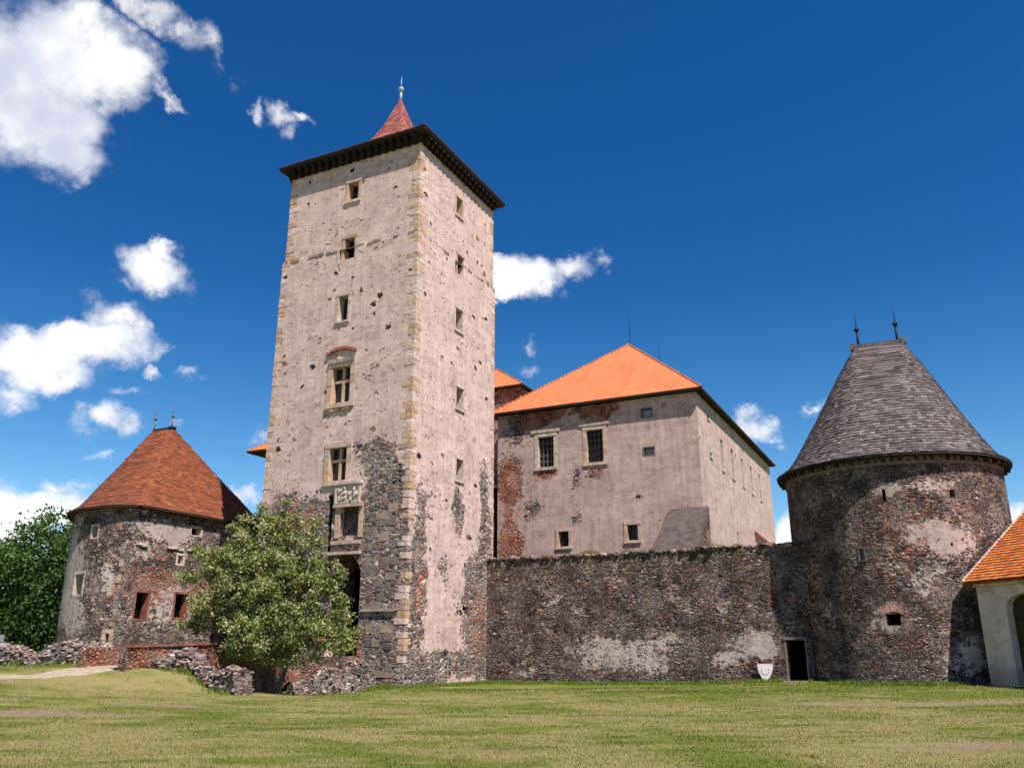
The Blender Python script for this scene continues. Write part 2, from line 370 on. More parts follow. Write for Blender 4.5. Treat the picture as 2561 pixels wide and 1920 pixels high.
        on2 = T.m('LESS_THAN', a2, T.m('MULTIPLY', T.m('ADD', .25, T.m('MULTIPLY', T.step(T.noise(uv, .5, 4), .42, .62), 1.6)), holes * .75))
        hm2 = T.m('MULTIPLY', on2, T.step(T.m('SUBTRACT', T.m('MULTIPLY', T.m('ADD', .3, b2), holesz * .95), hv2.outputs['Distance']), -.01, .05))
        hcol = T.ramp(c, [(0, (.02, .017, .02)), (.55, (.07, .05, .045)), (.8, (.20, .08, .045)), (1, (.28, .16, .08))])
        hcol2 = T.ramp(c2, [(0, (.06, .05, .055)), (.5, (.15, .11, .10)), (.8, (.24, .11, .07)), (1, (.34, .25, .16))])
        colr = T.mix(T.m('MULTIPLY', hm2, T.m('MULTIPLY', cover, .85)), colr, hcol2)
        colr = T.mix(T.m('MULTIPLY', hm, cover), colr, hcol)
        height = T.m('SUBTRACT', height, T.m('MULTIPLY', T.m('MAXIMUM', hm, T.m('MULTIPLY', hm2, .5)), 1.1))
    if dirt:
        dm = T.step(T.m('ADD', T.blobs(wuv, dirt, 'MAXIMUM'), T.m('MULTIPLY', T.m('SUBTRACT', fine, .5), .5)), .15, .5)
        colr = T.mix(T.m('MULTIPLY', dm, .5), colr, T.mix(1, colr, (.42, .36, .34), 'MULTIPLY'))
    if moss:
        _, zz, _ = T.sep(uv0)
        mk = T.m('MULTIPLY', T.step(zz, moss[0], moss[1]), T.step(T.noise(uv, 2.5, 4, .7), .5, .68))
        colr = T.mix(T.m('MULTIPLY', mk, .7), colr, (.10, .10, .025))
    finish(T, colr, .95, height, 1.0, bumpd, spec=.12)
    return m

def simple(name, c, var=.25, scale=6, rough=.8, bump=.3, dist=.02, metal=0, island=.0, spec=.2, obj=True, stops=None):
    m, T = mat(name); p = T.new('ShaderNodeTexCoord').outputs['Object']
    n = T.noise(p, scale, 5, .62)
    k = T.ramp(n, [(.28, (1 - var,) * 3), (.72, (1 + var,) * 3)])
    base = c
    if island:
        g = T.new('ShaderNodeNewGeometry').outputs['Random Per Island']
        base = T.ramp(g, stops) if stops else T.mix(1, c, T.ramp(g, [(0, (1 - island,) * 3), (1, (1 + island,) * 3)]), 'MULTIPLY')
    finish(T, T.mix(1, base, k, 'MULTIPLY'), rough, n, bump, dist, metal, spec)
    return m
M = {}
M['sandstone'] = simple('sandstone', (.42, .30, .18), .3, 3.5, .9, .6, .03, island=1, stops=[(0, (.44, .31, .23)), (.3, (.50, .385, .31)), (.6, (.46, .30, .19)), (.8, (.52, .41, .34)), (1, (.36, .24, .17))])
M['quoin'] = simple('quoin_stone', (.4, .3, .2), .32, 4.0, .92, .9, .05, island=1, stops=[(0, (.52, .39, .33)), (.28, (.58, .43, .37)), (.42, (.48, .335, .24)), (.58, (.45, .28, .16)), (.68, (.55, .41, .35)), (.82, (.35, .23, .17)), (1, (.50, .35, .23))])
M['darkquoin'] = simple('weathered_stone', (.2, .16, .13), .35, 3.0, .95, .9, .05, island=1, stops=[(0, (.12, .10, .095)), (.3, (.24, .195, .17)), (.5, (.33, .245, .18)), (.7, (.17, .14, .13)), (.85, (.38, .28, .19)), (1, (.09, .075, .07))])
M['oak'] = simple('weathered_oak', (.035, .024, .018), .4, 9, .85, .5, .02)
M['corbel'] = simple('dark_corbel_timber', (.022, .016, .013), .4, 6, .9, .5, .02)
M['glass'] = simple('dark_glass', (.016, .018, .026), .3, 2, .18, .1, .01, spec=.5)
M['greyglass'] = simple('grey_glass', (.20, .21, .24), .2, 2, .3, .1, .01, spec=.5)
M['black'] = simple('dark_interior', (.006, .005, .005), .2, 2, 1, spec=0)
M['iron'] = simple('black_iron', (.02, .02, .022), .3, 9, .6, metal=.4)
M['verdigris'] = simple('weathered_copper', (.33, .40, .36), .4, 9, .6, metal=.3)
M['greywood'] = simple('grey_wood', (.16, .13, .13), .3, 7, .9)
M['lime'] = simple('cream_lime', (.48, .38, .315), .38, 3.2, .95, .8, .04)
M['slate'] = simple('slate_sheet', (.082, .062, .058), .5, 2.5, .8, .8, .05)
M['darkboard'] = simple('dark_boards', (.018, .012, .012), .4, 5, .8)

def roofmat(name, stops, var=.22, scale=2.5, rough=.8, bump=.4):
    m, T = mat(name); p = T.new('ShaderNodeTexCoord').outputs['Object']
    g = T.new('ShaderNodeNewGeometry').outputs['Random Per Island']
    base = T.ramp(T.m('ADD', T.m('MULTIPLY', g, .75), T.m('MULTIPLY', T.noise(p, .5, 4, .6), .35)), stops)
    k = T.ramp(T.noise(p, scale, 5, .65), [(.3, (1 - var,) * 3), (.7, (1 + var,) * 3)])
    finish(T, T.mix(1, base, k, 'MULTIPLY'), rough, T.noise(p, 14, 4, .6), bump, .015, spec=.25)
    return m
M['greyshingle'] = roofmat('grey_shingle', [(0, (.038, .028, .028)), (.35, (.080, .061, .060)), (.7, (.125, .098, .098)), (1, (.20, .163, .163))], .32)
M['redtile'] = roofmat('red_brown_shingle', [(0, (.12, .034, .018)), (.4, (.165, .048, .022)), (.75, (.205, .062, .025)), (1, (.26, .088, .035))], .16)
M['pinktile'] = roofmat('pink_red_tile', [(0, (.17, .04, .034)), (.5, (.26, .07, .058)), (1, (.36, .14, .12))], .2)
M['orangetile'] = roofmat('orange_tile', [(0, (.33, .085, .022)), (.5, (.45, .125, .03)), (1, (.55, .18, .05))], .18)

def paltile():
    m, T = mat('fine_orange_tile'); uv = T.new('ShaderNodeUVMap').outputs[0]
    br = T.new('ShaderNodeTexBrick'); T.put(br.inputs['Vector'], uv); br.inputs['Scale'].default_value = 1
    br.inputs['Brick Width'].default_value = .18; br.inputs['Row Height'].default_value = .16; br.inputs['Mortar Size'].default_value = .012
    br.inputs['Color1'].default_value = (.62, .195, .075, 1); br.inputs['Color2'].default_value = (.55, .165, .06, 1); br.inputs['Mortar'].default_value = (.30, .08, .035, 1)
    br.inputs['Mortar Smooth'].default_value = .6; br.inputs['Bias'].default_value = -.1
    k = T.ramp(T.noise(T.map(uv, scale=(1, .35, 1)), .8, 7, .7), [(.3, (.78, .76, .74)), (.5, (.97, .97, .97)), (.72, (1.10, 1.10, 1.10))])
    finish(T, T.mix(1, br.outputs[0], k, 'MULTIPLY'), .75, T.m('ADD', T.m('SUBTRACT', 1, br.outputs['Fac']), T.noise(uv, 3, 4)), .9, .035, spec=.25); return m
M['paltile'] = paltile()

def brickmat():
    m, T = mat('red_brick'); uv = T.new('ShaderNodeUVMap').outputs[0]
    uvw = T.v('ADD', uv, T.v('SCALE', T.v('SUBTRACT', T.noise(uv, 4, 3, .6, 1), (.5, .5, .5)), .05))
    br = T.new('ShaderNodeTexBrick'); T.put(br.inputs['Vector'], uvw); br.inputs['Scale'].default_value = 1
    br.inputs['Brick Width'].default_value = .27; br.inputs['Row Height'].default_value = .085; br.inputs['Mortar Size'].default_value = .012
    br.inputs['Color1'].default_value = (.34, .10, .05, 1); br.inputs['Color2'].default_value = (.22, .07, .04, 1); br.inputs['Mortar'].default_value = (.20, .15, .12, 1)
    n = T.noise(uv, 1.6, 6, .65); k = T.ramp(n, [(.3, (.55, .5, .5)), (.55, (1.1, 1.05, 1)), (.75, (1.5, 1.6, 1.7))])
    finish(T, T.mix(1, br.outputs[0], k, 'MULTIPLY'), .92, T.m('ADD', T.m('SUBTRACT', 1, br.outputs['Fac']), T.noise(uv, 9, 4)), .8, .03); return m
M['brick'] = brickmat()

# ---------------------------------------------------------------- ground
def sstep(a, b, x):
    t = min(1, max(0, (x - a) / (b - a))); return t * t * (3 - 2 * t)
def gz(X, Y):
    kx, ky = toK(X, Y)
    z = 0.0
    z += -.17 * sstep(34, 42, Y) * (1 - sstep(2, 12, X)) * sstep(-20, -9, X)
    z += .12 * sstep(36, 41, Y) * sstep(8, 13, X) + .14 * sstep(12, 18, X) * sstep(22, 34, Y)
    hill = max(math.exp(-(((X + 17.5) / 6.5) ** 2 + ((Y - 35.5) / 9) ** 2)) * 1.0, .98 * math.exp(-(((X + 14.2) / 3.6) ** 4 + ((Y - 33.2) / 3.9) ** 4)))
    z += hill + .78 * sstep(-17, -24, X) * sstep(22, 36, Y) * (1 - .9 * hill)
    # the dry moat in front of the gate
    pit = sstep(-3.2, -2.2, kx) * (1 - sstep(.2, 2.2, kx + .12 * ky)) * sstep(-11.0, -9.2, ky) * (1 - sstep(-2.6, -.4, ky))
    z -= .55 * pit
    z += .05 * mnoise.noise(Vector((X * .35, Y * .35, 0))) + .02 * mnoise.noise(Vector((X * 1.3, Y * 1.3, 3)))
    return z
def ground():
    xs = sorted(set([-900, -500, -300, -200, -130, -90, -70, -55] + [round(-45 + i * .5, 3) for i in range(181)] + [55, 70, 90, 130, 200, 300, 500, 900]))
    ys = sorted(set([-900, -400, -150, -60, -25, -10, -4, 0, 3] + [round(5 + i * .5, 3) for i in range(130)] + [75, 85, 100, 130, 180, 260, 400, 900, 1800]))
    v = [(X, Y, gz(X, Y)) for Y in ys for X in xs]; nx = len(xs)
    f = [(j * nx + i, j * nx + i + 1, (j + 1) * nx + i + 1, (j + 1) * nx + i) for j in range(len(ys) - 1) for i in range(nx - 1)]
    me = bpy.data.meshes.new('lawn'); me.from_pydata(v, [], f); me.polygons.foreach_set('use_smooth', [True] * len(f))
    m, T = mat('lawn_soil_and_turf'); p = T.new('ShaderNodeTexCoord').outputs['Object']
    n1 = T.noise(p, .22, 5, .6); n2 = T.noise(T.map(p, scale=(.5, 1.2, 1)), .9, 5, .65); n3 = T.noise(p, 9, 4, .7); n4 = T.noise(p, 45, 3, .7)
    g = T.ramp(n3, [(.3, (.085, .105, .014)), (.5, (.12, .15, .022)), (.7, (.16, .185, .035))])
    dry = T.ramp(n4, [(.3, (.21, .185, .065)), (.6, (.27, .23, .095)), (.75, (.33, .27, .14))])
    # lush strip at the foot of the wall: castle-frame distance
    rx = T.map(p, (-C0[0], -C0[1], 0)); 
    ky = T.m('ADD', T.m('MULTIPLY', T.m('SUBTRACT', T.sep(p)[0], C0[0]), -sT), T.m('MULTIPLY', T.m('SUBTRACT', T.sep(p)[1], C0[1]), cT))
    near = T.m('SUBTRACT', T.m('ADD', T.m('MULTIPLY', n1, .55), T.m('MULTIPLY', n2, .55)), T.m('MULTIPLY', T.step(ky, -9, 6), .10))
    c = T.mix(T.step(near, .465, .61), g, dry)
    wp = T.v('ADD', p, T.v('SCALE', T.v('SUBTRACT', T.noise(p, .8, 4, .6, 1), (.5, .5, .5)), 1.6))
    wp = T.v('ADD', wp, T.v('SCALE', T.v('SUBTRACT', T.noise(p, 5, 3, .6, 1), (.5, .5, .5)), .5))
    paths = [(4.2, 38.3, 6, 1.2, R_(-4), 1.4), (14, 27.5, 12, 1.3, R_(6), 1.2), (12.6, 40.6, 1.4, .9, R_(30), 1.1),
             (-13.8, 31.0, 6.0, .85, R_(14), 1.6), (-19, 29, 7.5, .9, R_(6), 1.6), (-13, 22.5, 7, 1.1, R_(8), 1.1), (-9.5, 25.2, 3.4, .6, R_(-12), 1.3), (-15.5, 25.5, 4, .7, R_(5), 1.0),
             (2.5, 21.5, 4, .5, 0, .8), (8, 15.5, 4, 1.2, R_(10), .75), (0, 15, 3, .5, 0, .6), (-13.5, 34.0, 3, 1.2, R_(40), 1.5)]
    pm = T.blobs(wp, paths, 'MAXIMUM')
    pm = T.step(T.m('ADD', pm, T.m('MULTIPLY', T.m('SUBTRACT', n3, .5), .9)), .28, .62)
    soil = T.ramp(T.noise(p, 7, 5, .7), [(.3, (.15, .105, .07)), (.55, (.26, .19, .125)), (.75, (.36, .28, .20))])
    c = T.mix(T.m('MULTIPLY', pm, .9), c, soil)
    finish(T, c, .95, T.m('ADD', n3, n4), .8, .06, spec=.1)
    uvl = me.uv_layers.new(name='UVMap'); me.materials.append(m)
    o = bpy.data.objects.new('lawn', me); col.objects.link(o); o['kind'] = 'structure'
    return o
lawn = ground()
# the worn stony path that climbs to the bridge
def strip(name, pts, widths, m, lift=.012):
    mb = MB(); P = []
    for i in range(len(pts) - 1):
        for k in range(8):
            t = k / 8; P.append((Vector(pts[i]).lerp(Vector(pts[i + 1]), t), widths[i] * (1 - t) + widths[i + 1] * t))
    rows = []
    for i, (c, wd) in enumerate(P):
        d = (P[min(i + 1, len(P) - 1)][0] - P[max(i - 1, 0)][0]).normalized(); n = Vector((-d.y, d.x))
        row = []
        for q in range(7):
            o = (q / 6 - .5) * wd * (1 + .45 * mnoise.noise(Vector((i * .31, q * 9.7, 2))))
            X, Y = c + n * o; row.append((X, Y, gz(X, Y) + lift + (.0 if 0 < q < 6 else -.03)))
        rows.append(row)
    for a, b in zip(rows, rows[1:]):
        for q in range(6): mb.face([a[q], b[q], b[q + 1], a[q + 1]][::-1], smooth=True)
    o = mb.build(name, m); o['kind'] = 'structure'; return o
m, T = mat('dusty_path'); p = T.new('ShaderNodeTexCoord').outputs['Object']
finish(T, T.ramp(T.noise(p, 6, 6, .7), [(.3, (.22, .175, .12)), (.55, (.34, .275, .20)), (.75, (.42, .35, .27))]), .95, T.noise(p, 16, 5, .7), .8, .04, spec=.1)
strip('path', [(-24, 29.2), (-19.5, 29.6), (-16.6, 30.2), (-14.6, 31.2), (-14.0, 32.6)], [1.1, 1.0, 1.1, 1.7, 2.0], m, .03)

# ---------------------------------------------------------------- generic window
def window(T_, plan, s0, s1, z0, z1, depth=.45, fw=.2, proud=.03, nv=0, nh=(), fm='sandstone', pane='glass', bar=.05, bm=None, sill=True, name='window', lat=None, jit=.012):
    """stone surround = the window mesh; children: pane, mullion or grille. Returns the hole to cut."""
    mb = MB(); e = .003
    a, b, c, d = s0 - fw, s1 + fw, z0 - fw * .8, z1 + fw
    def col_(x0, x1, za, zb, o=proud):
        n = max(1, int((zb - za) / .42))
        for k in range(n): mb.pbox(plan, x0, x1, -depth + e, o + rnd.uniform(-jit, jit), za + (zb - za) * k / n + .003, za + (zb - za) * (k + 1) / n - .003)
    col_(a + e, s0, z0, z1); col_(s1, b - e, z0, z1)
    mb.pbox(plan, a + e, b - e, -depth + e, proud + .015, z1 + .003, d - e)
    mb.pbox(plan, a + e, b - e, -depth + e, proud + (.06 if sill else 0), c + e, z0 - .003)
    o = mb.build(name, M[fm], T_)
    pb = MB(); pb.pbox(plan, s0 - .02, s1 + .02, -depth + .02, -depth + .05, z0 - .02, z1 + .02); pb.build('pane', M[pane], T_, o)
    if nv or nh:
        g = MB(); D = depth - .09
        for k in range(nv):
            x_ = s0 + (s1 - s0) * (k + 1) / (nv + 1); g.pbox(plan, x_ - bar / 2, x_ + bar / 2, -depth + .06, -D + bar, z0 + .001, z1 - .001)
        for t in nh:
            zz = z0 + (z1 - z0) * t; g.pbox(plan, s0 + .001, s1 - .001, -depth + .06, -D + bar + .004, zz - bar / 2, zz + bar / 2)
        g.build('mullion' if bar > .06 else 'grille', M[bm or fm], T_, o)
    return (a, b, c, d, depth + .002)

def slot(s0, s1, z0, z1, dep=.5): return (s0, s1, z0, z1, dep)
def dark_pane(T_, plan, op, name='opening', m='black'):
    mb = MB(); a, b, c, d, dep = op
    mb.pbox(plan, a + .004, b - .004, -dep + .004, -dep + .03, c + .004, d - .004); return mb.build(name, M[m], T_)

# ---------------------------------------------------------------- roof loft with real shingles
def loft_roof(T_, name, eave, ridge, z0, H, prof, rows, wid, m, lift=.035, soffit='corbel', under=None, thick=.12, jitter=.25):
    """eave: Plan; ridge: (p,q) segment; prof: [(h,w)]"""
    def W(h):
        for (a, wa), (b, wb) in zip(prof, prof[1:]):
            if h <= b: return wa + (wb - wa) * (h - a) / (b - a)
        return prof[-1][1]
    p, q = Vector(ridge[0]), Vector(ridge[1]); dr = q - p; L2 = max(dr.length_squared, 1e-9)
    def S(s, h, lf=0):
        e, d, _ = eave.at(s % eave.L); n = Vector((d.y, -d.x))
        t = min(1, max(0, (e - p).dot(dr) / L2)); tp = p + dr * t
        x_ = tp + (e - tp) * W(h); return Vector((x_.x + n.x * lf * .6, x_.y + n.y * lf * .6, z0 + h * H + lf * .8))
    mb = MB(); ns = 72
    cuts = sorted(set([eave.L * k / ns for k in range(ns)] + list(eave.cum[:-1]) + [eave.L]))
    hs = [a for a, _ in prof]
    for h0, h1 in zip(hs, hs[1:]):
        for a, b in zip(cuts, cuts[1:]):
            if b - a < 1e-3: continue
            mb.face([S(a + 1e-4, h0), S(b - 1e-4, h0), S(b - 1e-4, h1), S(a + 1e-4, h1)])
    slope_len = math.hypot(H, eave.L / 6.3)
    for r in range(rows):
        h0 = r / rows; h1 = min(1.0, (r + 1.35) / rows)
        per = sum((S(eave.L * k / 24, h0) - S(eave.L * (k + 1) / 24, h0)).length for k in range(24))
        n = max(6, int(per / wid)); off = rnd.random()
        s = [(k + off + rnd.uniform(-jitter, jitter)) * eave.L / n for k in range(n)]; s.append(s[0] + eave.L)
        for k in range(n):
            a, b = s[k] + .004, s[k + 1] - .004; l1 = lift * rnd.uniform(.7, 1.35); dh = rnd.uniform(-.12, .12) / rows
            hb = max(0, h0 + dh)
            pts = [S(a, hb, l1), S(b, hb, l1), S(b, h1, .004), S(a, h1, .004)]
            i = len(mb.v); lo = [S(a, hb, 0), S(b, hb, 0)]
            mb.v += [tuple(x_) for x_ in pts + lo]
            mb.f += [(i, i + 1, i + 2, i + 3), (i + 4, i + 5, i + 1, i)]; mb.sm += [False, False]
            mb.uv += [(0, 0), (1, 0), (1, 1), (0, 1), (0, 0), (1, 0), (1, .1), (0, .1)]
    o = mb.build(name, M[m], T_)
    sb = MB(); inner = under or eave.offset(-.6); k_ = 96
    for k in range(k_):
        a, b = eave.L * k / k_, eave.L * (k + 1) / k_; A, B = eave.map(a, z0), eave.map(b, z0)
        ia, ib = inner.map(inner.L * k / k_, z0 - .02), inner.map(inner.L * (k + 1) / k_, z0 - .02)
        A2, B2 = (A[0], A[1], z0 - thick), (B[0], B[1], z0 - thick)
        sb.face([A2, B2, B, A]); sb.face([(ia[0], ia[1], z0 - thick + .02), (ib[0], ib[1], z0 - thick + .02), B2, A2])
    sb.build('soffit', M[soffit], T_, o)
    return o
def finial(T_, c, H, r, m='iron', name='finial', ballz=.45):
    mb = MB(); z = c[2]
    mb.tube((c[0], c[1], z - .3), (c[0], c[1], z + H * ballz), r * .55, r * .42, 8)
    mb.tube((c[0], c[1], z + H * ballz), (c[0], c[1], z + H), r * .25, r * .06, 6)
    o = mb.build(name, M[m], T_)
    b = MB(); rr = r * 1.05
    b.lathe((c[0], c[1], z + H * ballz), [(.01, -rr * 1.3), (rr * .55, -rr * 1.1), (rr * .5, -rr * .8), (rr * .85, -rr * .5), (rr, 0), (rr * .85, rr * .5), (rr * .4, rr * .85), (.01, rr * 1.1)], 12)
    b.build('ball', M[m], T_, o); return o

# ================================================================ MAIN TOWER
TW, TD = 9.44, 9.06
tp = Plan([(-TW, 0), (0, 0), (0, TD), (-TW, TD)])            # s: left face 0..9.44, right face 9.44..18.5
up = tp.offset(-.10)
tower = thing('square_tower', 'tall square plastered stone tower with corbelled eaves and a pinkish-red spire', 'tower', (0, 0, 0))
tower.location.z = 0
L = lambda x_: x_ + TW; Rr = lambda y_: y_ + TW
m_tower = masonry('tower_plaster', GREYPAL, 2.7, 4.6, plaster=(.62, .458, .405), mdark=.45, gain=1.2, bias=.70, amp=.8, nscale=.5, holes=.95, holesz=.27, bumpd=.05, bands=1,
    add=[(L(-1.6), 4.6, 1.9, 6.2, 0, -2.4), (L(-1.4), 9.0, 1.5, 2.6, 0, -1.9), (L(-6.5), 7.6, 3.2, 2.2, 0, -2.0), (L(-5.2), 5.0, 2.4, 4.5, 0, -2.0), (L(-8.2), 5.0, 2.5, 5.5, 0, -2.0), (L(-1.0), 1.0, 3.0, 2.5, 0, -1.6), (L(-1.2), 6.5, 2.6, 5.5, 0, -1.2), (L(-2.4), 11.6, 2.6, .9, .25, -.9), (Rr(.9), 3.0, 1.3, 4.0, 0, -1.3), (Rr(6.6), 3.2, 2.6, 3.0, 0, -1.0), (Rr(4), .9, 6, .9, 0, -1.2), (Rr(2.4), 9.2, 2.0, 2.0, .5, -.5),
         (Rr(1.2), 6.0, .75, 4.6, 0, -1.6), (Rr(5.0), 8.6, .9, 2.0, 0, -1.5), (Rr(8.2), 7.0, 1.1, 3.6, 0, -1.9), (Rr(7.9), 10.5, .7, 2.0, 0, -1.6), (Rr(6.9), 4.8, 1.5, 3.2, 0, -1.5),
         (Rr(7.8), 2.2, 1.9, 3.6, 0, -1.9), (Rr(2.2), .4, 2.4, 1.2, 0, -1.6), (Rr(5.8), .7, 3.0, .8, 0, -1.3), (Rr(3.5), 5.4, 1.0, 1.2, .6, -1.0), (L(-2.5), 15.5, 1.5, 1.6, .5, -.5), (L(-2.0), 10.8, 2.0, .8, .3, -.8)],
    bricks=[(L(-7.0), 8.0, 2.5, 1.2, 0, .9), (Rr(7.5), 3.2, 1.5, 2.5, 0, .5), (L(-3.0), 1.2, 1.0, 1.6, 0, .8), (Rr(1.4), 4.2, .8, 1.8, 0, .6)])
ops_lo, ops_up = [], []
for (x0, x1, z0, z1) in ((-5.12, -4.38, 26.42, 27.6), (-5.13, -4.42, 22.66, 23.98)):
    ops_up.append(window(tower, up, L(x0) , L(x1), z0, z1, .5, .2, .03, 1, (.35, .7), bar=.035, bm='iron'))
ops_up.append(window(tower, up, Rr(3.9), Rr(4.6), 26.45, 27.65, .55, .15, .02, jit=.006))
ops_lo.append(window(tower, tp, L(-5.1), L(-4.45), 18.9, 20.4, .55, .17, .03, fm='lime', nv=1, nh=(.5,), bar=.03, bm='iron'))
ops_lo.append(window(tower, tp, L(-5.2), L(-3.98), 14.15, 16.2, .42, .32, .05, 1, (.62,), bar=.15))
ops_lo.append(window(tower, tp, L(-5.05), L(-3.92), 9.92, 11.7, .42, .30, .05, 1, (.62,), bar=.14))
ops_up.append(window(tower, up, Rr(4.15), Rr(4.9), 22.6, 23.9, .5, .13, .02, jit=.006)); CROSS = [ops_up[1], ops_up[-1]]
for (y0, y1, z0, z1) in ((4.2, 5.0, 19.05, 20.4), (4.45, 5.25, 14.45, 15.7), (4.6, 5.35, 10.4, 11.6)):
    ops_lo.append(window(tower, tp, Rr(y0), Rr(y1), z0, z1, .55, .13, .02, fm='lime', jit=.006))
# slit under the lowest right window, putlog hole, blocked niche and gate
slit = slot(Rr(4.85), Rr(5.03), 8.5, 9.9, .4); ops_lo.append(slit); dark_pane(tower, tp, slit, 'slit')
put = slot(Rr(5.6), Rr(6.15), 3.55, 3.75, .3); ops_lo.append(put); dark_pane(tower, tp, put, 'putlog_hole')
niche = slot(L(-4.1), L(-2.95), 7.05, 8.55, .38); ops_lo.append(niche)
mb = MB(); mb.pbox(tp, niche[0] + .003, niche[1] - .003, -.376, -.30, 7.053, 8.547)
M['nichefill'] = masonry('niche_fill', DARKPAL, 3.6, 7.5, bias=-.7, seed=5.3)
nf = mb.build('blocked_niche', M['nichefill'], tower)
mb = MB()
mb.pbox(tp, L(-4.42), L(-4.1) - .003, -.37, .05, 6.95, 8.5); mb.pbox(tp, L(-2.95) + .003, L(-2.68), -.37, .04, 6.95, 8.5)
mb.pbox(tp, L(-4.5), L(-2.7), .0, .16, 8.5, 8.66); mb.pbox(tp, L(-4.55), L(-2.75), .0, .12, 6.62, 6.80); mb.pbox(tp, L(-4.7), L(-2.7), .0, .2, 6.1, 6.24)
mb.build('niche_frame', M['sandstone'], tower, nf)
groove = slot(L(-4.95), L(-4.62), 6.3, 9.2, .3); ops_lo.append(groove); dark_pane(tower, tp, groove, 'chain_groove', 'corbel')
# carved heraldic relief panel
rp = MB(); rp.pbox(tp, L(-4.40), L(-2.92), 0, .10, 8.70, 9.66)
rel = rp.build('relief_panel', M['lime'], tower)
rf = MB(); s0_, s1_ = L(-4.40), L(-2.92)
rf.pbox(tp, s0_ - .12, s1_ + .10, 0, .20, 9.66, 9.80); rf.pbox(tp, s0_ - .05, s0_ + .06, .1, .15, 8.70, 9.66); rf.pbox(tp, s1_ - .06, s1_ + .05, .1, .15, 8.70, 9.66)
for k in range(40):
    a_, b_ = rnd.uniform(.15, 1.33), rnd.uniform(.12, .85)
    if abs(a_ - .74) < .06: continue
    p_ = tp.map(s0_ + a_, 8.70 + b_, .10); rf.rock(p_, rnd.uniform(.05, .12), k, (1, .6, 1))
rf.build('carving', M['lime'], tower, rel)
# hood over the upper cross window
hb = MB()
for k in range(9):
    t = (k + .5) / 9; zz = 16.98 + .28 * math.sin(math.pi * t); sc_ = L(-5.62) + 1.95 * t
    hb.pbox(tp, sc_ - .11, sc_ + .11, -.05, .13 + rnd.uniform(-.02, .02), zz - .07, zz + .09, .01)
hb.build('hood_mould', M['brick'], tower)
tb = MB()
for k in range(7): tb.pbox(tp, L(-5.45) + k * .25, L(-5.45) + k * .25 + .17, .03, .14, 16.42, 16.62, .02)
tb.build('tracery_trim', M['darkquoin'], tower); tb = MB()
for k in range(5): tb.pbox(tp, L(-5.5) + k * .33, L(-5.5) + k * .33 + .27, .0, .1, 13.72, 13.86, .03)
tb.build('sill_stones', M['darkquoin'], tower)
# gate: arched opening, deep passage
GA, GB, GS, GT = L(-4.75), L(-2.66), 5.05, 6.1
gate = slot(GA, GB, 1.15, GT, 2.4); ops_lo.append(gate)
gm = MB(); cx_ = (GA + GB) / 2; hw = (GB - GA) / 2; NA = 14
for k in range(NA):
    t0, t1 = math.pi * k / NA, math.pi * (k + 1) / NA
    xa, xb = cx_ - hw * math.cos(t0), cx_ - hw * math.cos(t1); za, zb = GS + (GT - GS) * math.sin(t0), GS + (GT - GS) * math.sin(t1)
    f = [tp.map(xa, za, -.004), tp.map(xb, zb, -.004), tp.map(xb, GT + .002, -.004), tp.map(xa, GT + .002, -.004)]
    gm.face(f, [(xa, za), (xb, zb), (xb, GT), (xa, GT)])
    gm.face([tp.map(xa, za, -.004), tp.map(xa, za, -2.39), tp.map(xb, zb, -2.39), tp.map(xb, zb, -.004)], [(xa, za), (xa, za - 2), (xb, zb - 2), (xb, zb)])
gm.build('gate_arch', M['nichefill'], tower)
dark_pane(tower, tp, gate, 'gate_passage')
mb = MB(); up_ops = ops_up
tp.facade(mb, -1.2, 23.32, ops_lo + [(o[0] + .002, o[1] - .002, o[2], o[3], o[4] + .1) for o in CROSS]); up.facade(mb, 23.32, 29.2, up_ops)
for i in range(4):   # ledge
    e0, e1 = tp.cum[i] + 1e-4, tp.cum[i + 1] - 1e-4; cuts_ = [e0]
    for o in sorted(CROSS):
        if e0 < o[0] < e1: cuts_ += [o[0], o[1]]
    cuts_.append(e1)
    for c_, d_ in zip(cuts_[::2], cuts_[1::2]): mb.face([tp.map(c_, 23.32), tp.map(d_, 23.32), tp.map(d_, 23.42, -.10), tp.map(c_, 23.42, -.10)])
mb.build('wall', m_tower, tower)
sc_m = MB()
for pl, s0, s1 in ((tp, 0, TW), (tp, TW, TW + TD)):
    t = s0
    while t < s1 - .05:
        wd = rnd.uniform(.18, .6)
        te = min(t + wd, s1)
        if any(o[0] - .02 < te and o[1] + .02 > t for o in CROSS):
            t += .05
            if sc_m.v: sc_m.build('string_course', M['darkquoin'], tower); sc_m = MB()
            continue
        sc_m.pbox(pl, t, te, -.12, rnd.uniform(-.06, .045), 23.26 + rnd.uniform(-.05, .02), 23.38 + rnd.uniform(-.03, .05), .012)
        t += wd
sc_m.build('string_course', M['darkquoin'], tower)
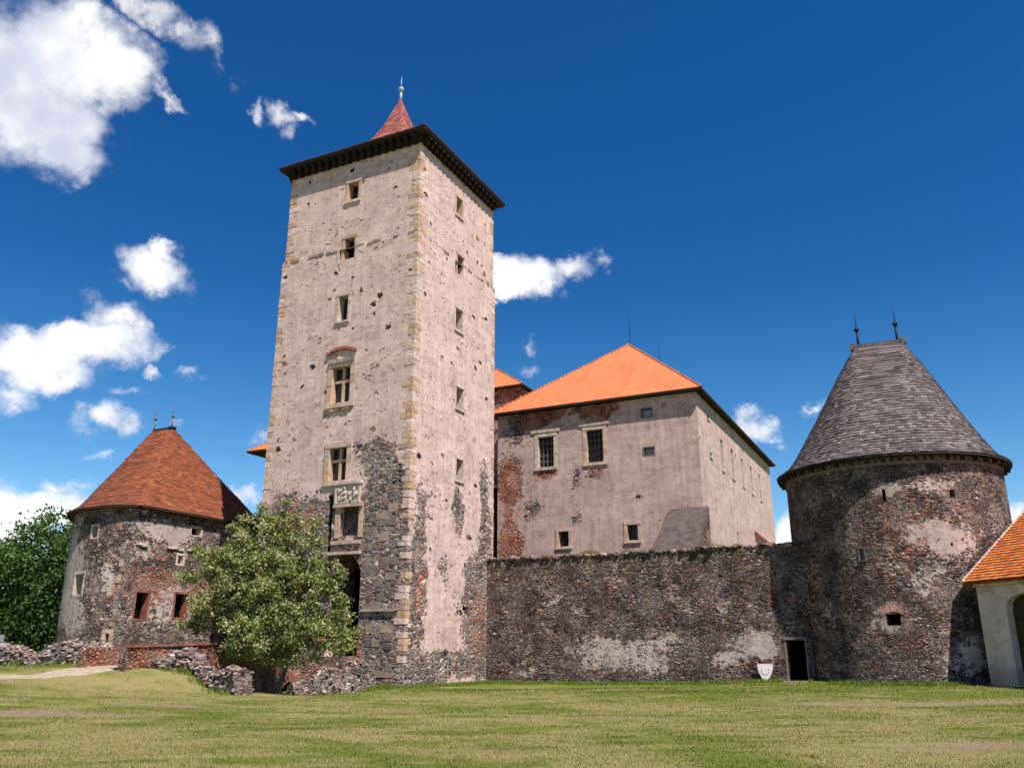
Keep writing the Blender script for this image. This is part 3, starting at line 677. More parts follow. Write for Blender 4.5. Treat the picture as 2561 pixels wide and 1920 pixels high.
# quoins: alternating long and short blocks, their faces a little proud of the plaster
def quoins(pl, s_c, z0, z1, m, dirs=(-1, 1), Ls=(.62, .32), hgt=(.2, .36), name='quoins', skip=.2, o=.012):
    mb = MB(); z = z0; k = 0
    while z < z1 - .1:
        h = rnd.uniform(*hgt)
        l1, l2 = (Ls[0], Ls[1]) if k % 2 else (Ls[1], Ls[0]); l1 *= rnd.uniform(.65, 1.25); l2 *= rnd.uniform(.65, 1.25)
        if True:
            oo = (o if rnd.random() > skip else -.03) + rnd.uniform(-.012, .012); cs, d0, _ = pl.at(s_c - .01 if s_c > .01 else pl.L - .01); _, d1, _ = pl.at(s_c + .01)
            n0 = Vector((d0.y, -d0.x)); n1 = Vector((d1.y, -d1.x)); c = pl.at(s_c)[0]
            A = c - d0 * l1 + n0 * oo; Bc = c + n0 * oo + n1 * oo; Cc = c + d1 * l2 + n1 * oo
            A2 = c - d0 * l1 - n0 * .1; C2 = c + d1 * l2 - n1 * .1; I = c - n0 * .1 - n1 * .1
            zb, zt = z + .012, min(z + h, z1) - .012
            ring = [A, Bc, Cc, C2, I, A2]; i = len(mb.v)
            mb.v += [(q.x, q.y, zb) for q in ring] + [(q.x, q.y, zt) for q in ring]
            for a in range(6):
                b = (a + 1) % 6; mb.f.append((i + a, i + b, i + 6 + b, i + 6 + a)); mb.sm.append(False); mb.uv += [(a * .3, zb), (a * .3 + .3, zb), (a * .3 + .3, zt), (a * .3, zt)]
            mb.f.append(tuple(i + 6 + a for a in range(6))); mb.f.append(tuple(i + 5 - a for a in range(6))); mb.sm += [False, False]; mb.uv += [(0, 0)] * 12
        z += h; k += 1
    return mb.build(name, m, tower)
quoins(up, up.cum[1], 23.45, 28.9, M['quoin'], name='quoins', skip=.08)
quoins(tp, tp.cum[1], 9.2, 23.25, M['quoin'], name='quoins', Ls=(.62, .3))
quoins(tp, tp.cum[1], -.6, 9.2, M['quoin'], name='quoins', Ls=(.4, .5), skip=.3)
quoins(up, up.cum[2], 23.45, 28.9, M['quoin'], name='quoins', skip=.08, Ls=(.4, .4))
quoins(tp, tp.cum[2], 6.8, 23.25, M['quoin'], name='quoins', Ls=(.34, .4))
quoins(up, 1e-5, 23.45, 28.9, M['quoin'], name='quoins'); quoins(tp, 1e-5, 0, 23.25, M['quoin'], name='quoins')
# weathered ashlar of the lower corner
dq = MB(); z = .3
while z < 8.8:
    h = rnd.uniform(.28, .44); s = L(-.62); end = L(-2.55) + rnd.uniform(-.1, .35)
    while s > end:
        l = rnd.uniform(.35, .8)
        dq.pbox(tp, max(s - l, end) + .005, s - .005, -.08, rnd.uniform(-.07, .03), z + .005, z + h - .005, .004)
        s -= l
    z += h
dq.build('lower_ashlar', M['darkquoin'], tower)
lg = MB(); lg.pbox(tp, L(-2.5), L(-.55), -.05, .12, 3.3, 3.42, .02); lg.build('ledge', M['darkquoin'], tower)
# corbels under the eave
EO, EZ = .56, 29.42
cbm = MB(); cbm.box(-.13, .13, -.05, .48, -.24, .0); cbm.box(-.11, .11, -.05, .34, -.52, -.24)
proto = None
def corbel_row(pl, s0, s1, n):
    global proto
    for k in range(n):
        s = s0 + (s1 - s0) * (k + .5) / n; p_, d, i = pl.at(s); n_ = Vector((d.y, -d.x))
        if proto is None: o = cbm.build('corbel', M['corbel'], None); proto = o
        else: o = proto.copy(); col.objects.link(o)
        o.parent = tower; o.location = (p_.x, p_.y, EZ); o.rotation_euler = (0, 0, math.atan2(n_.y, n_.x) - math.pi / 2)
for i in range(4):
    corbel_row(up, up.cum[i] + .05, up.cum[i + 1] - .05, 18 if i < 2 else (14 if i == 3 else 10))
ep = up.offset(EO)
mbr = MB()
mbr_pts = [up.offset(o) for o in (.0, .0)]
es = MB()
for i in range(4):
    a, b = ep.p[i], ep.p[(i + 1) % 4]; c, d = up.p[(i + 1) % 4], up.p[i]
    es.face([(a.x, a.y, EZ + .003), (d.x, d.y, EZ + .003), (c.x, c.y, EZ + .003), (b.x, b.y, EZ + .003)])
    es.face([(a.x, a.y, EZ), (b.x, b.y, EZ), (b.x, b.y, EZ + .17), (a.x, a.y, EZ + .17)])
    # timber plate running under the corbels' heads
for i in range(4):
    e0, e1 = up.cum[i], up.cum[i + 1]
    es.pbox(up, e0 - 0, e1 - 1e-4, -.05, .10, 28.95, EZ)
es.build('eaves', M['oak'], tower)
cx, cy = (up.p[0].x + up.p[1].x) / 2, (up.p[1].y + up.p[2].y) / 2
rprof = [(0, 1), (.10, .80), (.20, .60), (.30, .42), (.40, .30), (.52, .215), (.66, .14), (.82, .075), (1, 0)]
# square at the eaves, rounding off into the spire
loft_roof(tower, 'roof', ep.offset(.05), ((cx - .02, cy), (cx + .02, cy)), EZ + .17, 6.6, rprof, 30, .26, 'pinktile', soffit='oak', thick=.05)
finial(tower, (cx, cy, 36.15), 1.75, .19, 'verdigris', ballz=.42)
kb = MB(); q = ep.p[1]; kb.rock((q.x - .35, q.y + .35, EZ + .42), .18, 3); kb.build('ridge_end_tile', M['iron'], tower)

# ================================================================ PALACE
PX0, PX1, PY0, PY1, PE = -4.0, 10.4, 17.4, 43.65, 17.55
pp = Plan([(PX0, PY0), (PX1, PY0), (PX1, PY1), (PX0, PY1)]); PW = PX1 - PX0
palace = thing('palace', 'large plastered palace wing with a bright orange hipped roof behind the stone wall', 'building', (PX1, PY0, 0))
X = lambda x_: x_ - PX0; Y_ = lambda y_: y_ - PY0 + PW
m_pal = masonry('palace_plaster', GREYPAL, 3.2, 6.0, plaster=(.53, .385, .335), bias=.88, amp=.75, holes=.2, holesz=.22, bumpd=.04, seed=0, streak=.16, bands=1,
    add=[(X(-3.0), 13.0, 1.6, 2.2, 0, -1.7), (X(-3.1), 10.0, 1.9, 6.5, 0, -1.05), (X(-.9), 17.2, 3.0, 1.0, 0, -3.6), (X(3.5), 17.2, 2.1, 1.15, 0, -4.0), (X(-2.6), 16.0, 2.2, 1.2, 0, -1.1), (X(1.9), 12.3, .7, 2.2, 0, -1.2),
         (X(3.4), 12.8, 1.3, .9, 0, -1.4), (X(-.3), 13.1, 1.5, .7, 0, -1.8), (X(1.9), 10.0, .7, .9, 0, -1.4), (X(-1.2), 10.6, 1.0, 1.8, 0, -1.2), (X(10.0), 8.6, .5, 1.2, 0, -1.4), (X(9.5), 10.2, .9, .3, 0, -.8), (X(-3.0), 7.6, 1.6, 2, 0, -1.2),
         (Y_(18.3), 9.5, .6, 2.2, 0, -1.0)],
    bricks=[(X(-.3), 17.0, 2.6, 1.4, 0, 1.6), (X(3.4), 17.0, 2.4, 1.4, 0, 1.6), (X(-3.2), 9.8, 1.6, 6, 0, 1.3), (X(-.3), 13.1, 2, 1, 0, 1.3), (X(3.4), 14.5, 2.0, 2.5, 0, 1)])
po = []
for (x0, x1, z0, z1) in ((-.85, .33, 13.5, 15.65), (2.75, 3.95, 13.5, 15.75)):
    po.append(window(palace, pp, X(x0), X(x1), z0, z1, .4, .26, .03, 3, (.2, .4, .6, .8), bar=.045, bm='iron' if x0 > 0 else 'greywood', fm='lime' if x0 < 0 else 'sandstone'))
    lb = MB(); lb.pbox(pp, X(x0) - .5, X(x1) + .5, -.05, .08, z1 + .30, z1 + .52, .01); lb.build('lintel', M['lime'], palace)
for (x0, x1, z0, z1) in ((6.72, 7.4, 16.2, 16.75), (6.75, 7.42, 13.65, 14.12)):
    po.append(window(palace, pp, X(x0), X(x1), z0, z1, .3, .09, .012, pane='greyglass', fm='greywood', sill=False))
po.append(window(palace, pp, X(.6), X(1.32), 8.05, 9.05, .45, .22, .03, 2, (), bar=.04, bm='iron'))
po.append(window(palace, pp, X(5.4), X(6.1), 8.2, 9.2, .45, .22, .04, 3, (.25, .5, .75), bar=.035, bm='iron'))
for (y0, y1) in ((23.65, 24.4), (27.0, 27.75), (30.6, 31.25), (34.1, 34.8), (37.7, 38.4)):
    po.append(window(palace, pp, Y_(y0), Y_(y1), 13.5, 15.72, .55, .12, .015, fm='lime', jit=.004))
po.append(window(palace, pp, Y_(20.15), Y_(20.75), 16.35, 16.75, .35, .1, .01, fm='lime')); po.append(window(palace, pp, Y_(20.2), Y_(20.8), 13.75, 14.1, .35, .1, .01, fm='lime'))
po.append(window(palace, pp, Y_(27.0), Y_(27.5), 8.0, 9.6, .35, .1, .01, fm='lime'))
mb = MB(); pp.facade(mb, -.5, PE + .05, po); mb.build('wall', m_pal, palace)
# roof: four hips and a ridge
def hip_roof(T_, x0, x1, y0, y1, ez, rz, ins0, ins1, m, ov=.5, thick=.16, name='roof', soff='corbel', ax='y'):
    X0, X1, Y0, Y1 = x0 - ov, x1 + ov, y0 - ov, y1 + ov; mx = (X0 + X1) / 2
    a, b = (mx, Y0 + ins0, rz), (mx, Y1 - ins1, rz)
    c = [(X0, Y0, ez), (X1, Y0, ez), (X1, Y1, ez), (X0, Y1, ez)]
    mb = MB()
    def fc(pts):
        o_ = Vector(pts[0]); e1 = (Vector(pts[1]) - o_).normalized(); n = e1.cross(Vector(pts[-1]) - o_).normalized(); e2 = n.cross(e1)
        mb.face(pts, [((Vector(q_) - o_).dot(e1), (Vector(q_) - o_).dot(e2)) for q_ in pts])
    fc([c[0], c[1], a]); fc([c[1], c[2], b, a]); fc([c[2], c[3], b]); fc([c[3], c[0], a, b])
    o = mb.build(name, M[m], T_)
    sb = MB(); lo = [(p_[0], p_[1], ez - thick) for p_ in c]
    for i in range(4): j = (i + 1) % 4; sb.face([lo[i], lo[j], (c[j][0], c[j][1], ez - .002), (c[i][0], c[i][1], ez - .002)])
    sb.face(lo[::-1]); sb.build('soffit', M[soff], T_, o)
    rb = MB()      # ridge and hip tiles
    for p_, q_ in ((c[0], a), (c[1], a), (a, b), (c[2], b), (c[3], b)):
        P, Q = Vector(p_), Vector(q_); n = max(2, int((Q - P).length / .38)); d = (Q - P) / n
        for k in range(n): rb.tube(P + d * k, P + d * (k + 1.08), .085, .06, 6)
    rb.build('ridge_tiles', M[m if m != 'paltile' else 'orangetile'], T_, o)
    return o
hip_roof(palace, PX0, PX1, PY0, PY1, PE + .12, 24.75, 9.2, 9.2, 'paltile', .5)
for (yy, hh) in ((26.6, 3.4), (34.8, 3.4)):
    lr = MB(); lr.tube((3.2, yy, 24.6), (3.2, yy, 24.6 + hh), .035, .018, 6); lr.build('lightning_rod', M['iron'], palace)
# lean-to buttress at the corner, stone cheeks under a dark slate slope
bt = MB(); 
bx0, bx1, by0, by1, bzt, bzb = 8.1, 10.75, 14.0, 17.38, 9.9, 6.9
bt.hexa([(bx0, by0, 5), (bx1, by0, 5), (bx1, by1, 5), (bx0, by1, 5), (bx0, by0, bzb), (bx1, by0, bzb), (bx1, by1, bzt), (bx0, by1, bzt)])
b1 = bt.build('buttress', M['nichefill'], palace)
bt = MB(); bt.hexa([(bx0 - .25, by0 - .2, bzb - .1), (bx1 + .02, by0 - .2, bzb - .1), (bx1 + .02, by1, bzt + .02), (bx0 + .25, by1, bzt + .02), (bx0 - .25, by0 - .2, bzb + .0), (bx1 + .02, by0 - .2, bzb + .0), (bx1 + .02, by1, bzt + .12), (bx0 + .25, by1, bzt + .12)])
bt.build('buttress_roof', M['slate'], palace, b1)
b2 = MB(); b2.hexa([(10.4, 34, 6), (12.2, 34, 6), (12.2, 35.2, 6), (10.4, 35.2, 6), (10.4, 34, 10.4), (12.2, 34, 8.6), (12.2, 35.2, 8.6), (10.4, 35.2, 10.4)]); b3 = b2.build('buttress', m_pal, palace)
b2 = MB(); b2.hexa([(10.3, 33.85, 10.45), (12.35, 33.85, 8.5), (12.35, 35.35, 8.5), (10.3, 35.35, 10.45), (10.3, 33.85, 10.6), (12.35, 33.85, 8.65), (12.35, 35.35, 8.65), (10.3, 35.35, 10.6)]); b2.build('buttress_roof', M['brick'], palace, b3)

# small square block with the second orange roof
sm = thing('stair_tower', 'small square brown block with its own orange hipped roof between tower and palace', 'tower', (-10.1, 34.5, 0))
sp = Plan([(-19.5, 34.5), (-10.4, 34.5), (-10.4, 44), (-19.5, 44)])
m_sm = masonry('brown_rubble', GREYPAL, 2.2, 4, bias=-.1, amp=1.2, plaster=(.36, .29, .26), seed=11, bricks=[(9, 22, 3, 9, 0, 1)])
mb = MB(); sp.facade(mb, 0, 25.5); mb.build('wall', m_sm, sm)
hip_roof(sm, -19.5, -10.4, 34.5, 44, 25.55, 29.0, 4.5, 4.5, 'paltile', .45)
# link wall between tower and palace, mostly in shade
lk = thing('link_building', 'narrow shaded wall with a bay in the gap between square tower and palace', 'wall', (-4, 21, 0))
lp = Plan([(-16, 19.5), (-4.02, 19.5)], False); m_lk = masonry('link_plaster', GREYPAL, 2.4, 4, bias=.4, plaster=(.40, .32, .285), holes=.3, seed=3)
mb = MB(); lp.facade(mb, 0, 16.4); mb.box(-16, -4.02, 19.55, 27, 0, 16.39); mb.build('wall', m_lk, lk)
mb = MB(); mb.box(-6.2, -4.15, 17.6, 19.45, 7.4, 12.4); bay = mb.build('bay', M['darkboard'], lk)
mb = MB(); mb.hexa([(-6.4, 17.4, 12.4), (-4.06, 17.4, 12.4), (-4.06, 19.48, 12.4), (-6.4, 19.48, 12.4), (-6.4, 17.4, 12.5), (-4.06, 17.4, 12.5), (-4.06, 19.48, 13.4), (-6.4, 19.48, 13.4)]); mb.build('bay_roof', M['nichefill'], lk, bay)
# far wing whose eave peeks out left of the tower
rw = thing('rear_wing', 'plastered rear wing with orange eave just showing left of the square tower', 'building', (-25.4, 17.5, 0))
rp_ = Plan([(-25.45, 17.5), (-10, 17.5), (-10, 42), (-25.45, 42)]); mb = MB(); rp_.facade(mb, 0, 17.0); mb.build('wall', m_lk, rw)
hip_roof(rw, -25.45, -10, 17.5, 42, 17.05, 23.5, 9, 9, 'orangetile', 1.15)

# ================================================================ CURTAIN WALL
CY = 8.34
wp_ = Plan([(0.0, CY), (17.8, CY)], False)
cw = thing('curtain_wall', 'long dark rubble-stone curtain wall between square tower and round tower', 'wall', (8.8, CY, 0))
m_cw = masonry('curtain_rubble', DARKPAL, 3.8, 8.8, bias=-.28, amp=1.15, nscale=.55, plaster=(.50, .41, .365), moss=(4.2, 6.6), gain=1.15,
    add=[(7.5, 1.6, 4.4, 1.1, 0, .75), (8.6, .7, 5.0, .6, 0, .55), (4.2, 4.2, 1.0, .45, .3, .8), (5.4, 3.4, .9, .5, -.4, .55), (14.6, 1.75, 1.5, .9, 0, 1.5), (13.3, 1.0, 1.3, .4, 0, .9), (13.2, 3.2, .4, .7, .5, .7), (2.2, .5, 1.5, .5, 0, .5),
         (1.5, 1.6, 2.0, 1.0, 0, .3), (8, 6.0, 12, 1.9, 0, -.4), (10.3, 2.3, 1.1, .7, 0, .7)],
    bricks=[(8, 5, 12, 1.5, 0, .08)], bumpd=.09)
DZ0 = -.3
door = slot(16.08, 16.92, DZ0, 1.98, .9)
TOPZ = 6.42
mb = MB(); wp_.facade(mb, -1, TOPZ, [door, (9.9, 10.1, 4.6, 4.72, .2), (13.1, 13.3, 5.0, 5.1, .2), (3.0, 3.25, 5.05, 5.15, .2)], seg=.8)
mb.face([(0, CY, TOPZ), (17.8, CY, TOPZ), (17.8, CY + 1.5, TOPZ), (0, CY + 1.5, TOPZ)]); mb.face([(17.8, CY + 1.5, -1), (0, CY + 1.5, -1), (0, CY + 1.5, TOPZ), (17.8, CY + 1.5, TOPZ)])
mb.build('wall', m_cw, cw)
do = dark_pane(cw, wp_, door, 'doorway')
mb = MB(); mb.pbox(wp_, 15.93, 17.05, -.5, .05, 1.985, 2.13, .012); mb.pbox(wp_, 15.98, 16.075, -.5, .02, -.1, 1.98); mb.pbox(wp_, 16.925, 17.0, -.5, .02, -.1, 1.98); mb.build('door_frame', M['greywood'], cw, do)
mb = MB(); mb.pbox(wp_, 15.85, 17.1, 0, .5, -.2, .16, .03); mb.pbox(wp_, 15.7, 16.4, 0, .75, -.2, .1, .04); mb.build('doorstep', M['lime'], cw)
cp = MB(); s = .03; k = 0      # ragged coping of loose stones
while s < 17.6:
    r = rnd.uniform(.10, .20); 
    for o_ in (-.05, -.32, -.7, -1.1):
        p_ = wp_.map(s + rnd.uniform(0, .1), TOPZ - .02 + rnd.uniform(-.05, .05) + (.05 if s > 12 else 0), o_ + rnd.uniform(-.05, .02)); cp.rock(p_, r * rnd.uniform(.8, 1.2), k, (1.2, 1, .7)); k += 1
    s += r * 1.55
m_rock = masonry('loose_stone', DARKPAL, 1.7, 2.2, bias=-1.2, gain=1.2)
cp.build('coping', m_rock, cw)

# ================================================================ ROUND TOWER
RC = toK(19.06, 42.3); RR = 5.0
def circle(c, r, n): return Plan([(c[0] + r * math.cos(2 * math.pi * k / n - math.pi), c[1] + r * math.sin(2 * math.pi * k / n - math.pi)) for k in range(n)])
rpn = circle(RC, RR, 120)
S_ = lambda deg: ((deg + 180) % 360) / 360 * rpn.L
rt = thing('round_tower', 'thick round stone tower with a conical grey shingle roof and two iron finials', 'tower', (RC[0], RC[1], 0))
ro = []
a = lambda d0, d1, z0, z1, dep=.5: (S_(d0), S_(d1), z0, z1, dep)
m_rt = masonry('round_tower_rubble', DARKPAL, 3.8, 8.8, bias=-.28, amp=1.15, nscale=.5, plaster=(.46, .36, .315), gain=1.12, seed=0,
    add=[(S_(-66), 6.4, 2.6, 1.1, 0, 1.0), (S_(-60), 5.7, 1.2, .9, 0, .9), (S_(-78), 4.4, 1.6, 1.0, .3, .65), (S_(-70), 8.6, 2.6, .5, 0, .7), (S_(-90), 8.4, .8, .6, 0, .7), (S_(-97), 2.85, 1.25, 1.0, 0, .85), (S_(-62), 1.2, 1.6, 1.3, 0, .5), (S_(-78), .8, 1.5, .8, 0, .3), (S_(-130), 3.0, .8, 1.5, 0, .35), (S_(-60), 2.0, .7, 2, 0, .4)],
    bricks=[(S_(-75), 6.5, 4.5, 2.2, 0, .36), (S_(-80), 2.5, 5, 2, 0, .2)], bumpd=.09)
loop = a(-98.4, -91.6, 2.55, 3.03, .8)
w1 = window(rt, rpn, S_(-107.4), S_(-104.8), 5.36, 5.88, .3, .06, .01, pane='greyglass', fm='greywood')
sl = [a(-92.6, -91.0, 7.9, 8.45), a(-60.2, -57.2, 7.98, 8.32), a(-63.6, -62.4, 5.85, 6.0, .2), a(-57.5, -56.5, 6.05, 6.2, .2), a(-115, -114.2, 7.0, 7.12, .2), a(-75, -74.2, 6.95, 7.07, .2), a(-103, -102.4, 4.4, 4.5, .2)]
ro = [loop, w1] + sl
rtmb = MB(); rpn.facade(rtmb, -1, 10.0, ro, seg=.6); rtmb.sm = [True] * len(rtmb.sm) if False else rtmb.sm
rtmb.build('wall', m_rt, rt)
for q in sl[:2]: dark_pane(rt, rpn, q, 'slit')
for q in sl[2:]: dark_pane(rt, rpn, q, 'putlog_hole')
lo = dark_pane(rt, rpn, loop, 'gun_loop')
mb = MB(); c_ = (loop[0] + loop[1]) / 2; hw = (loop[1] - loop[0]) / 2 + .02
for k in range(11):
    t = -1 + 2 * (k + .5) / 11; zc = 3.03 + .13 * (1 - t * t); sx_ = c_ + t * (hw + .12)
    mb.pbox(rpn, sx_ - .058, sx_ + .058, -.3, .03, zc - .03 - .02 * abs(t), zc + .26 - .10 * abs(t), .008)
mb.build('brick_arch', simple('pale_brick', (.40, .22, .17), .3, 6, .9, .6, .03, island=.3), rt, lo)
# rafter ends
rb = MB(); rb.box(-.08, .08, -.1, .34, -.1, .1); proto2 = None
nR = 46
for k in range(nR):
    s = rpn.L * (k + .5) / nR; p_, d, _ = rpn.at(s); n_ = Vector((d.y, -d.x))
    if proto2 is None: o = rb.build('rafter_end', M['oak'], None); proto2 = o
    else: o = proto2.copy(); col.objects.link(o)
    o.parent = rt; o.location = (p_.x - RC[0], p_.y - RC[1], 9.78); o.rotation_euler = (0, 0, math.atan2(n_.y, n_.x) - math.pi / 2)
mb = MB()
for k in range(nR): mb.pbox(rpn, rpn.L * (k + .12) / nR, rpn.L * min(k + .40, nR - .001) / nR + 0, -.02, .05, 9.66, 9.86); mb.pbox(rpn, rpn.L * (k + .60) / nR, rpn.L * (k + .90) / nR, -.02, .05, 9.66, 9.86)
mb.pbox(rpn, 0.01, .02, -.1, .0, 9.6, 9.9)
for k in range(120): mb.pbox(rpn, rpn.L * k / 120 + .001, rpn.L * (k + 1) / 120 - .001, -.05, .02, 9.52, 9.66)
mb.build('eaves_course', simple('tan_plaster', (.16, .12, .10), .4, 5, .95, .6, .04), rt)
rr_ = (RC[0] + .3, RC[1])
loft_roof(rt, 'roof', circle(RC, 5.42, 72), ((rr_[0] - 1.12, rr_[1]), (rr_[0] + 1.12, rr_[1])), 9.95, 7.0, [(0, 1), (.05, .88), (.12, .80), (.22, .704), (.47, .477), (.75, .236), (1, 0.0)], 44, .21, 'greyshingle', lift=.05, under=circle(RC, 4.95, 72), thick=.09)
mb = MB(); mb.box(rr_[0] - 1.25, rr_[0] + 1.25, rr_[1] - .1, rr_[1] + .1, 16.85, 17.02)
for q in (-1.25, 1.25): mb.box(rr_[0] + q - .12, rr_[0] + q + .12, rr_[1] - .16, rr_[1] + .16, 16.78, 17.1)
mb.build('ridge_board', M['greyshingle'], rt)
for q in (-.95, .95): finial(rt, (rr_[0] + q, rr_[1], 17.0), 2.0, .13)

# drainpipe and shield by the door
dp = MB(); 
m_pipe = simple('grey_pipe', (.10, .10, .115), .2, 9, .5, metal=.3)
k0 = (17.22, CY - .08)
dpt = thing('drainpipe', 'slim grey pipe standing against the wall right of the dark doorway', 'pipe', (k0[0], k0[1], 0))
dp.tube((k0[0], k0[1], -.2), (k0[0], k0[1], 1.75), .035, .035, 10); dp.tube((k0[0], k0[1], 1.75), (k0[0] + .05, k0[1] + .15, 1.9), .035, .035, 10); dp.build('pipe', m_pipe, dpt)
dp = MB(); dp.box(k0[0] - .06, k0[0] + .06, k0[1] - .01, k0[1] + .1, 1.2, 1.24); dp.box(k0[0] - .06, k0[0] + .06, k0[1] - .01, k0[1] + .1, .4, .44); dp.build('bracket', M['iron'], dpt)
sh = thing('shield_sign', 'white heraldic shield board with a red rim leaning against the wall left of the doorway', 'shield', (15.05, CY - .35, .08))
def shield_pts(wd, h, n=12):
    pts = [(-wd, h), (-wd * .5, h * 1.015), (wd * .5, h * 1.015), (wd, h)]
    for k in range(1, n + 1):
        t = k / n; pts.append((wd * math.cos(t * math.pi / 2) ** .62 if t < 1 else 0, h * (1 - t) ** .9 * 1.0 if t < .98 else 0))
    for k in range(n - 1, 0, -1):
        t = k / n; pts.append((-wd * math.cos(t * math.pi / 2) ** .62, h * (1 - t) ** .9))
    return pts
def shield(wd, h, y, th, z0, name, m, par=None):
    mb = MB(); P = shield_pts(wd, h); lean = .22
    f = [(15.05 + a_, CY - .35 + y + (z0 + b_) * lean * .9, .08 + z0 + b_) for a_, b_ in P]; bk = [(p_[0], p_[1] + th, p_[2]) for p_ in f]
    mb.face(f[::-1]); mb.face(bk)
    for i in range(len(f)): j = (i + 1) % len(f); mb.face([f[i], f[j], bk[j], bk[i]])
    return mb.build(name, m, sh, par)
bd = shield(.40, .84, 0, .04, 0, 'board', simple('red_paint', (.34, .07, .07), .2, 8, .5))
shield(.365, .765, -.006, .005, .045, 'field', simple('white_paint', (.56, .53, .53), .06, 5, .5), bd)
em = MB()                                        # faint grey charge on the field
for sx_ in (-1, 1):
    for k in range(7):
        t = k / 7; a0 = (15.05 + sx_ * (.03 + .15 * math.sin(t * 2.2)), .42 + .28 * t); t2 = (k + 1) / 7; a1 = (15.05 + sx_ * (.03 + .15 * math.sin(t2 * 2.2)), .42 + .28 * t2)
        yy = lambda z_: CY - .35 - .012 + (z_ - .08) * .198
        em.tube((a0[0], yy(a0[1]), a0[1]), (a1[0], yy(a1[1]), a1[1]), .02, .018, 6)
em.build('charge', simple('grey_paint', (.44, .41, .42), .1, 5, .6), sh, bd)

# ================================================================ HORSESHOE TOWER (left)
def poly_spline(pts, n=4):
    out = []
    for i in range(len(pts) - 1):
        p0 = Vector(pts[max(i - 1, 0)]); p1 = Vector(pts[i]); p2 = Vector(pts[i + 1]); p3 = Vector(pts[min(i + 2, len(pts) - 1)])
        for k in range(n):
            t = k / n; out.append(.5 * ((2 * p1) + (p2 - p0) * t + (2 * p0 - 5 * p1 + 4 * p2 - p3) * t * t + (3 * p1 - p0 - 3 * p2 + p3) * t ** 3))
    return out
PK = toK(-20.6, 46.8)
curve = [toK(*q) for q in ((-24.0, 58.8), (-26.2, 56.4), (-26.8, 53.8), (-26.4, 51.4), (-25.35, 49.3), (-23.9, 47.9), (-22.2, 47.0))] + [PK]
cpts = [tuple(q) for q in poly_spline(curve, 4)] + [PK]
FL = 10.1
hp = Plan(cpts + [(PK[0], PK[1] + FL), (PK[0] - 4.5, PK[1] + FL + 1.2)])
ht = thing('horseshoe_tower', 'squat rounded stone bastion with steep red-brown shingle roof at the left', 'tower', (PK[0] - 3.5, PK[1] + 4.5, 0))
iP = len(cpts) - 1; sP = hp.cum[iP]
def hplan(px, py):
    d = px_dir(px, py); best = None
    for i, (a_, b_) in enumerate(hp.seg):
        A, B = K(a_.x, a_.y), K(b_.x, b_.y); ex, ey = B[0] - A[0], B[1] - A[1]; det = -d.x * ey + d.y * ex
        if abs(det) < 1e-6: continue
        t = (-A[0] * ey + A[1] * ex) / det; u = (-d.y * A[0] + d.x * A[1]) / -det if False else ((d.x * A[1] - d.y * A[0]) / (d.y * ex - d.x * ey))
        if t > 0 and -1e-4 <= u <= 1.0001 and (best is None or t < best[0]): best = (t, hp.cum[i] + u * (b_ - a_).length, 1.6 + t * d.z)
    return best[1], best[2]
m_ht = masonry('bastion_rubble', DARKPAL, 3.4, 7.2, bias=-.02, amp=1.2, nscale=.5, plaster=(.45, .37, .33), gain=1.15, seed=0,
    add=[(sP - 4.9, 5.6, 1.9, 3.4, 0, 1.1), (sP - 3.4, 3.2, 1.2, 1.5, 0, .7), (sP + 2.4, 7.9, 3.2, .75, 0, .9), (sP - 1.2, 5.2, .6, 1.4, 0, .6), (sP + 3.4, 4.3, 2.5, 1.3, 0, .45), (sP - 2, 7.9, 3, .9, 0, -.5), (sP + 3.5, 6.0, 6, .7, 0, -.3), (sP + 1, 2.2, 4, .7, 0, -.25)],
    bricks=[(sP + 1.7, 4.9, 2.4, 1.5, 0, 1.0), (sP + 4.9, 4.6, 1.6, 1.6, 0, 1.1), (sP - .9, 4.6, .7, 1, 0, .9), (sP + 1.2, 6.6, 3, .8, 0, .4)], bumpd=.09)
ho = []
for (x0, y0, x1, y1, fw, fm) in ((232, 1316, 243, 1343, .1, 'lime'), (190, 1436, 203, 1485, .14, 'lime'), (264, 1583, 270, 1612, .2, 'sandstone'), (342, 1480, 364, 1547, .12, 'brick'), (440, 1484, 462, 1544, .12, 'brick'), (446, 1388, 456, 1410, .14, 'lime'), (480, 1318, 502, 1340, .1, 'lime'), (572, 1317, 603, 1336, .08, 'lime')):
    (sa, zt), (sb, zb) = hplan(x0, y0), hplan(x1, y1)
    ho.append(window(ht, hp, min(sa, sb), max(sa, sb), min(zb, zt), max(zb, zt), .5, fw, .02, fm=fm, pane='black', sill=False))
mb = MB(); hp.facade(mb, 0, 9.15, ho, seg=1.0); mb.build('wall', m_ht, ht)
mb = MB()
s = sP + .1
while s < sP + 5.5:
    l = rnd.uniform(.3, .8)
    if rnd.random() < .7: mb.pbox(hp, s, s + l, -.1, rnd.uniform(.05, .12), 7.0 + rnd.uniform(-.05, .03), 7.16, .03)
    s += l
mb.build('set_off', M['lime'], ht)
mb = MB(); z = 1.0
while z < 7: h = rnd.uniform(.25, .4); mb.pbox(hp, sP - .62 - rnd.uniform(0, .15), sP - .55 + rnd.uniform(0, .2), -.1, rnd.uniform(.0, .06), z + .01, z + h - .01, .02); z += h
mb.build('corner_stones', M['darkquoin'], ht)
rk = toK(-22.45, 53.0)
loft_roof(ht, 'roof', hp.offset(.38), ((rk[0] - .85, rk[1]), (rk[0] + .85, rk[1])), 9.12, 5.95, [(0, 1), (.06, .885), (.14, .80), (.25, .70), (.5, .46), (.75, .235), (1, 0.0)], 40, .42, 'redtile', lift=.035, under=hp, thick=.1, soffit='oak')
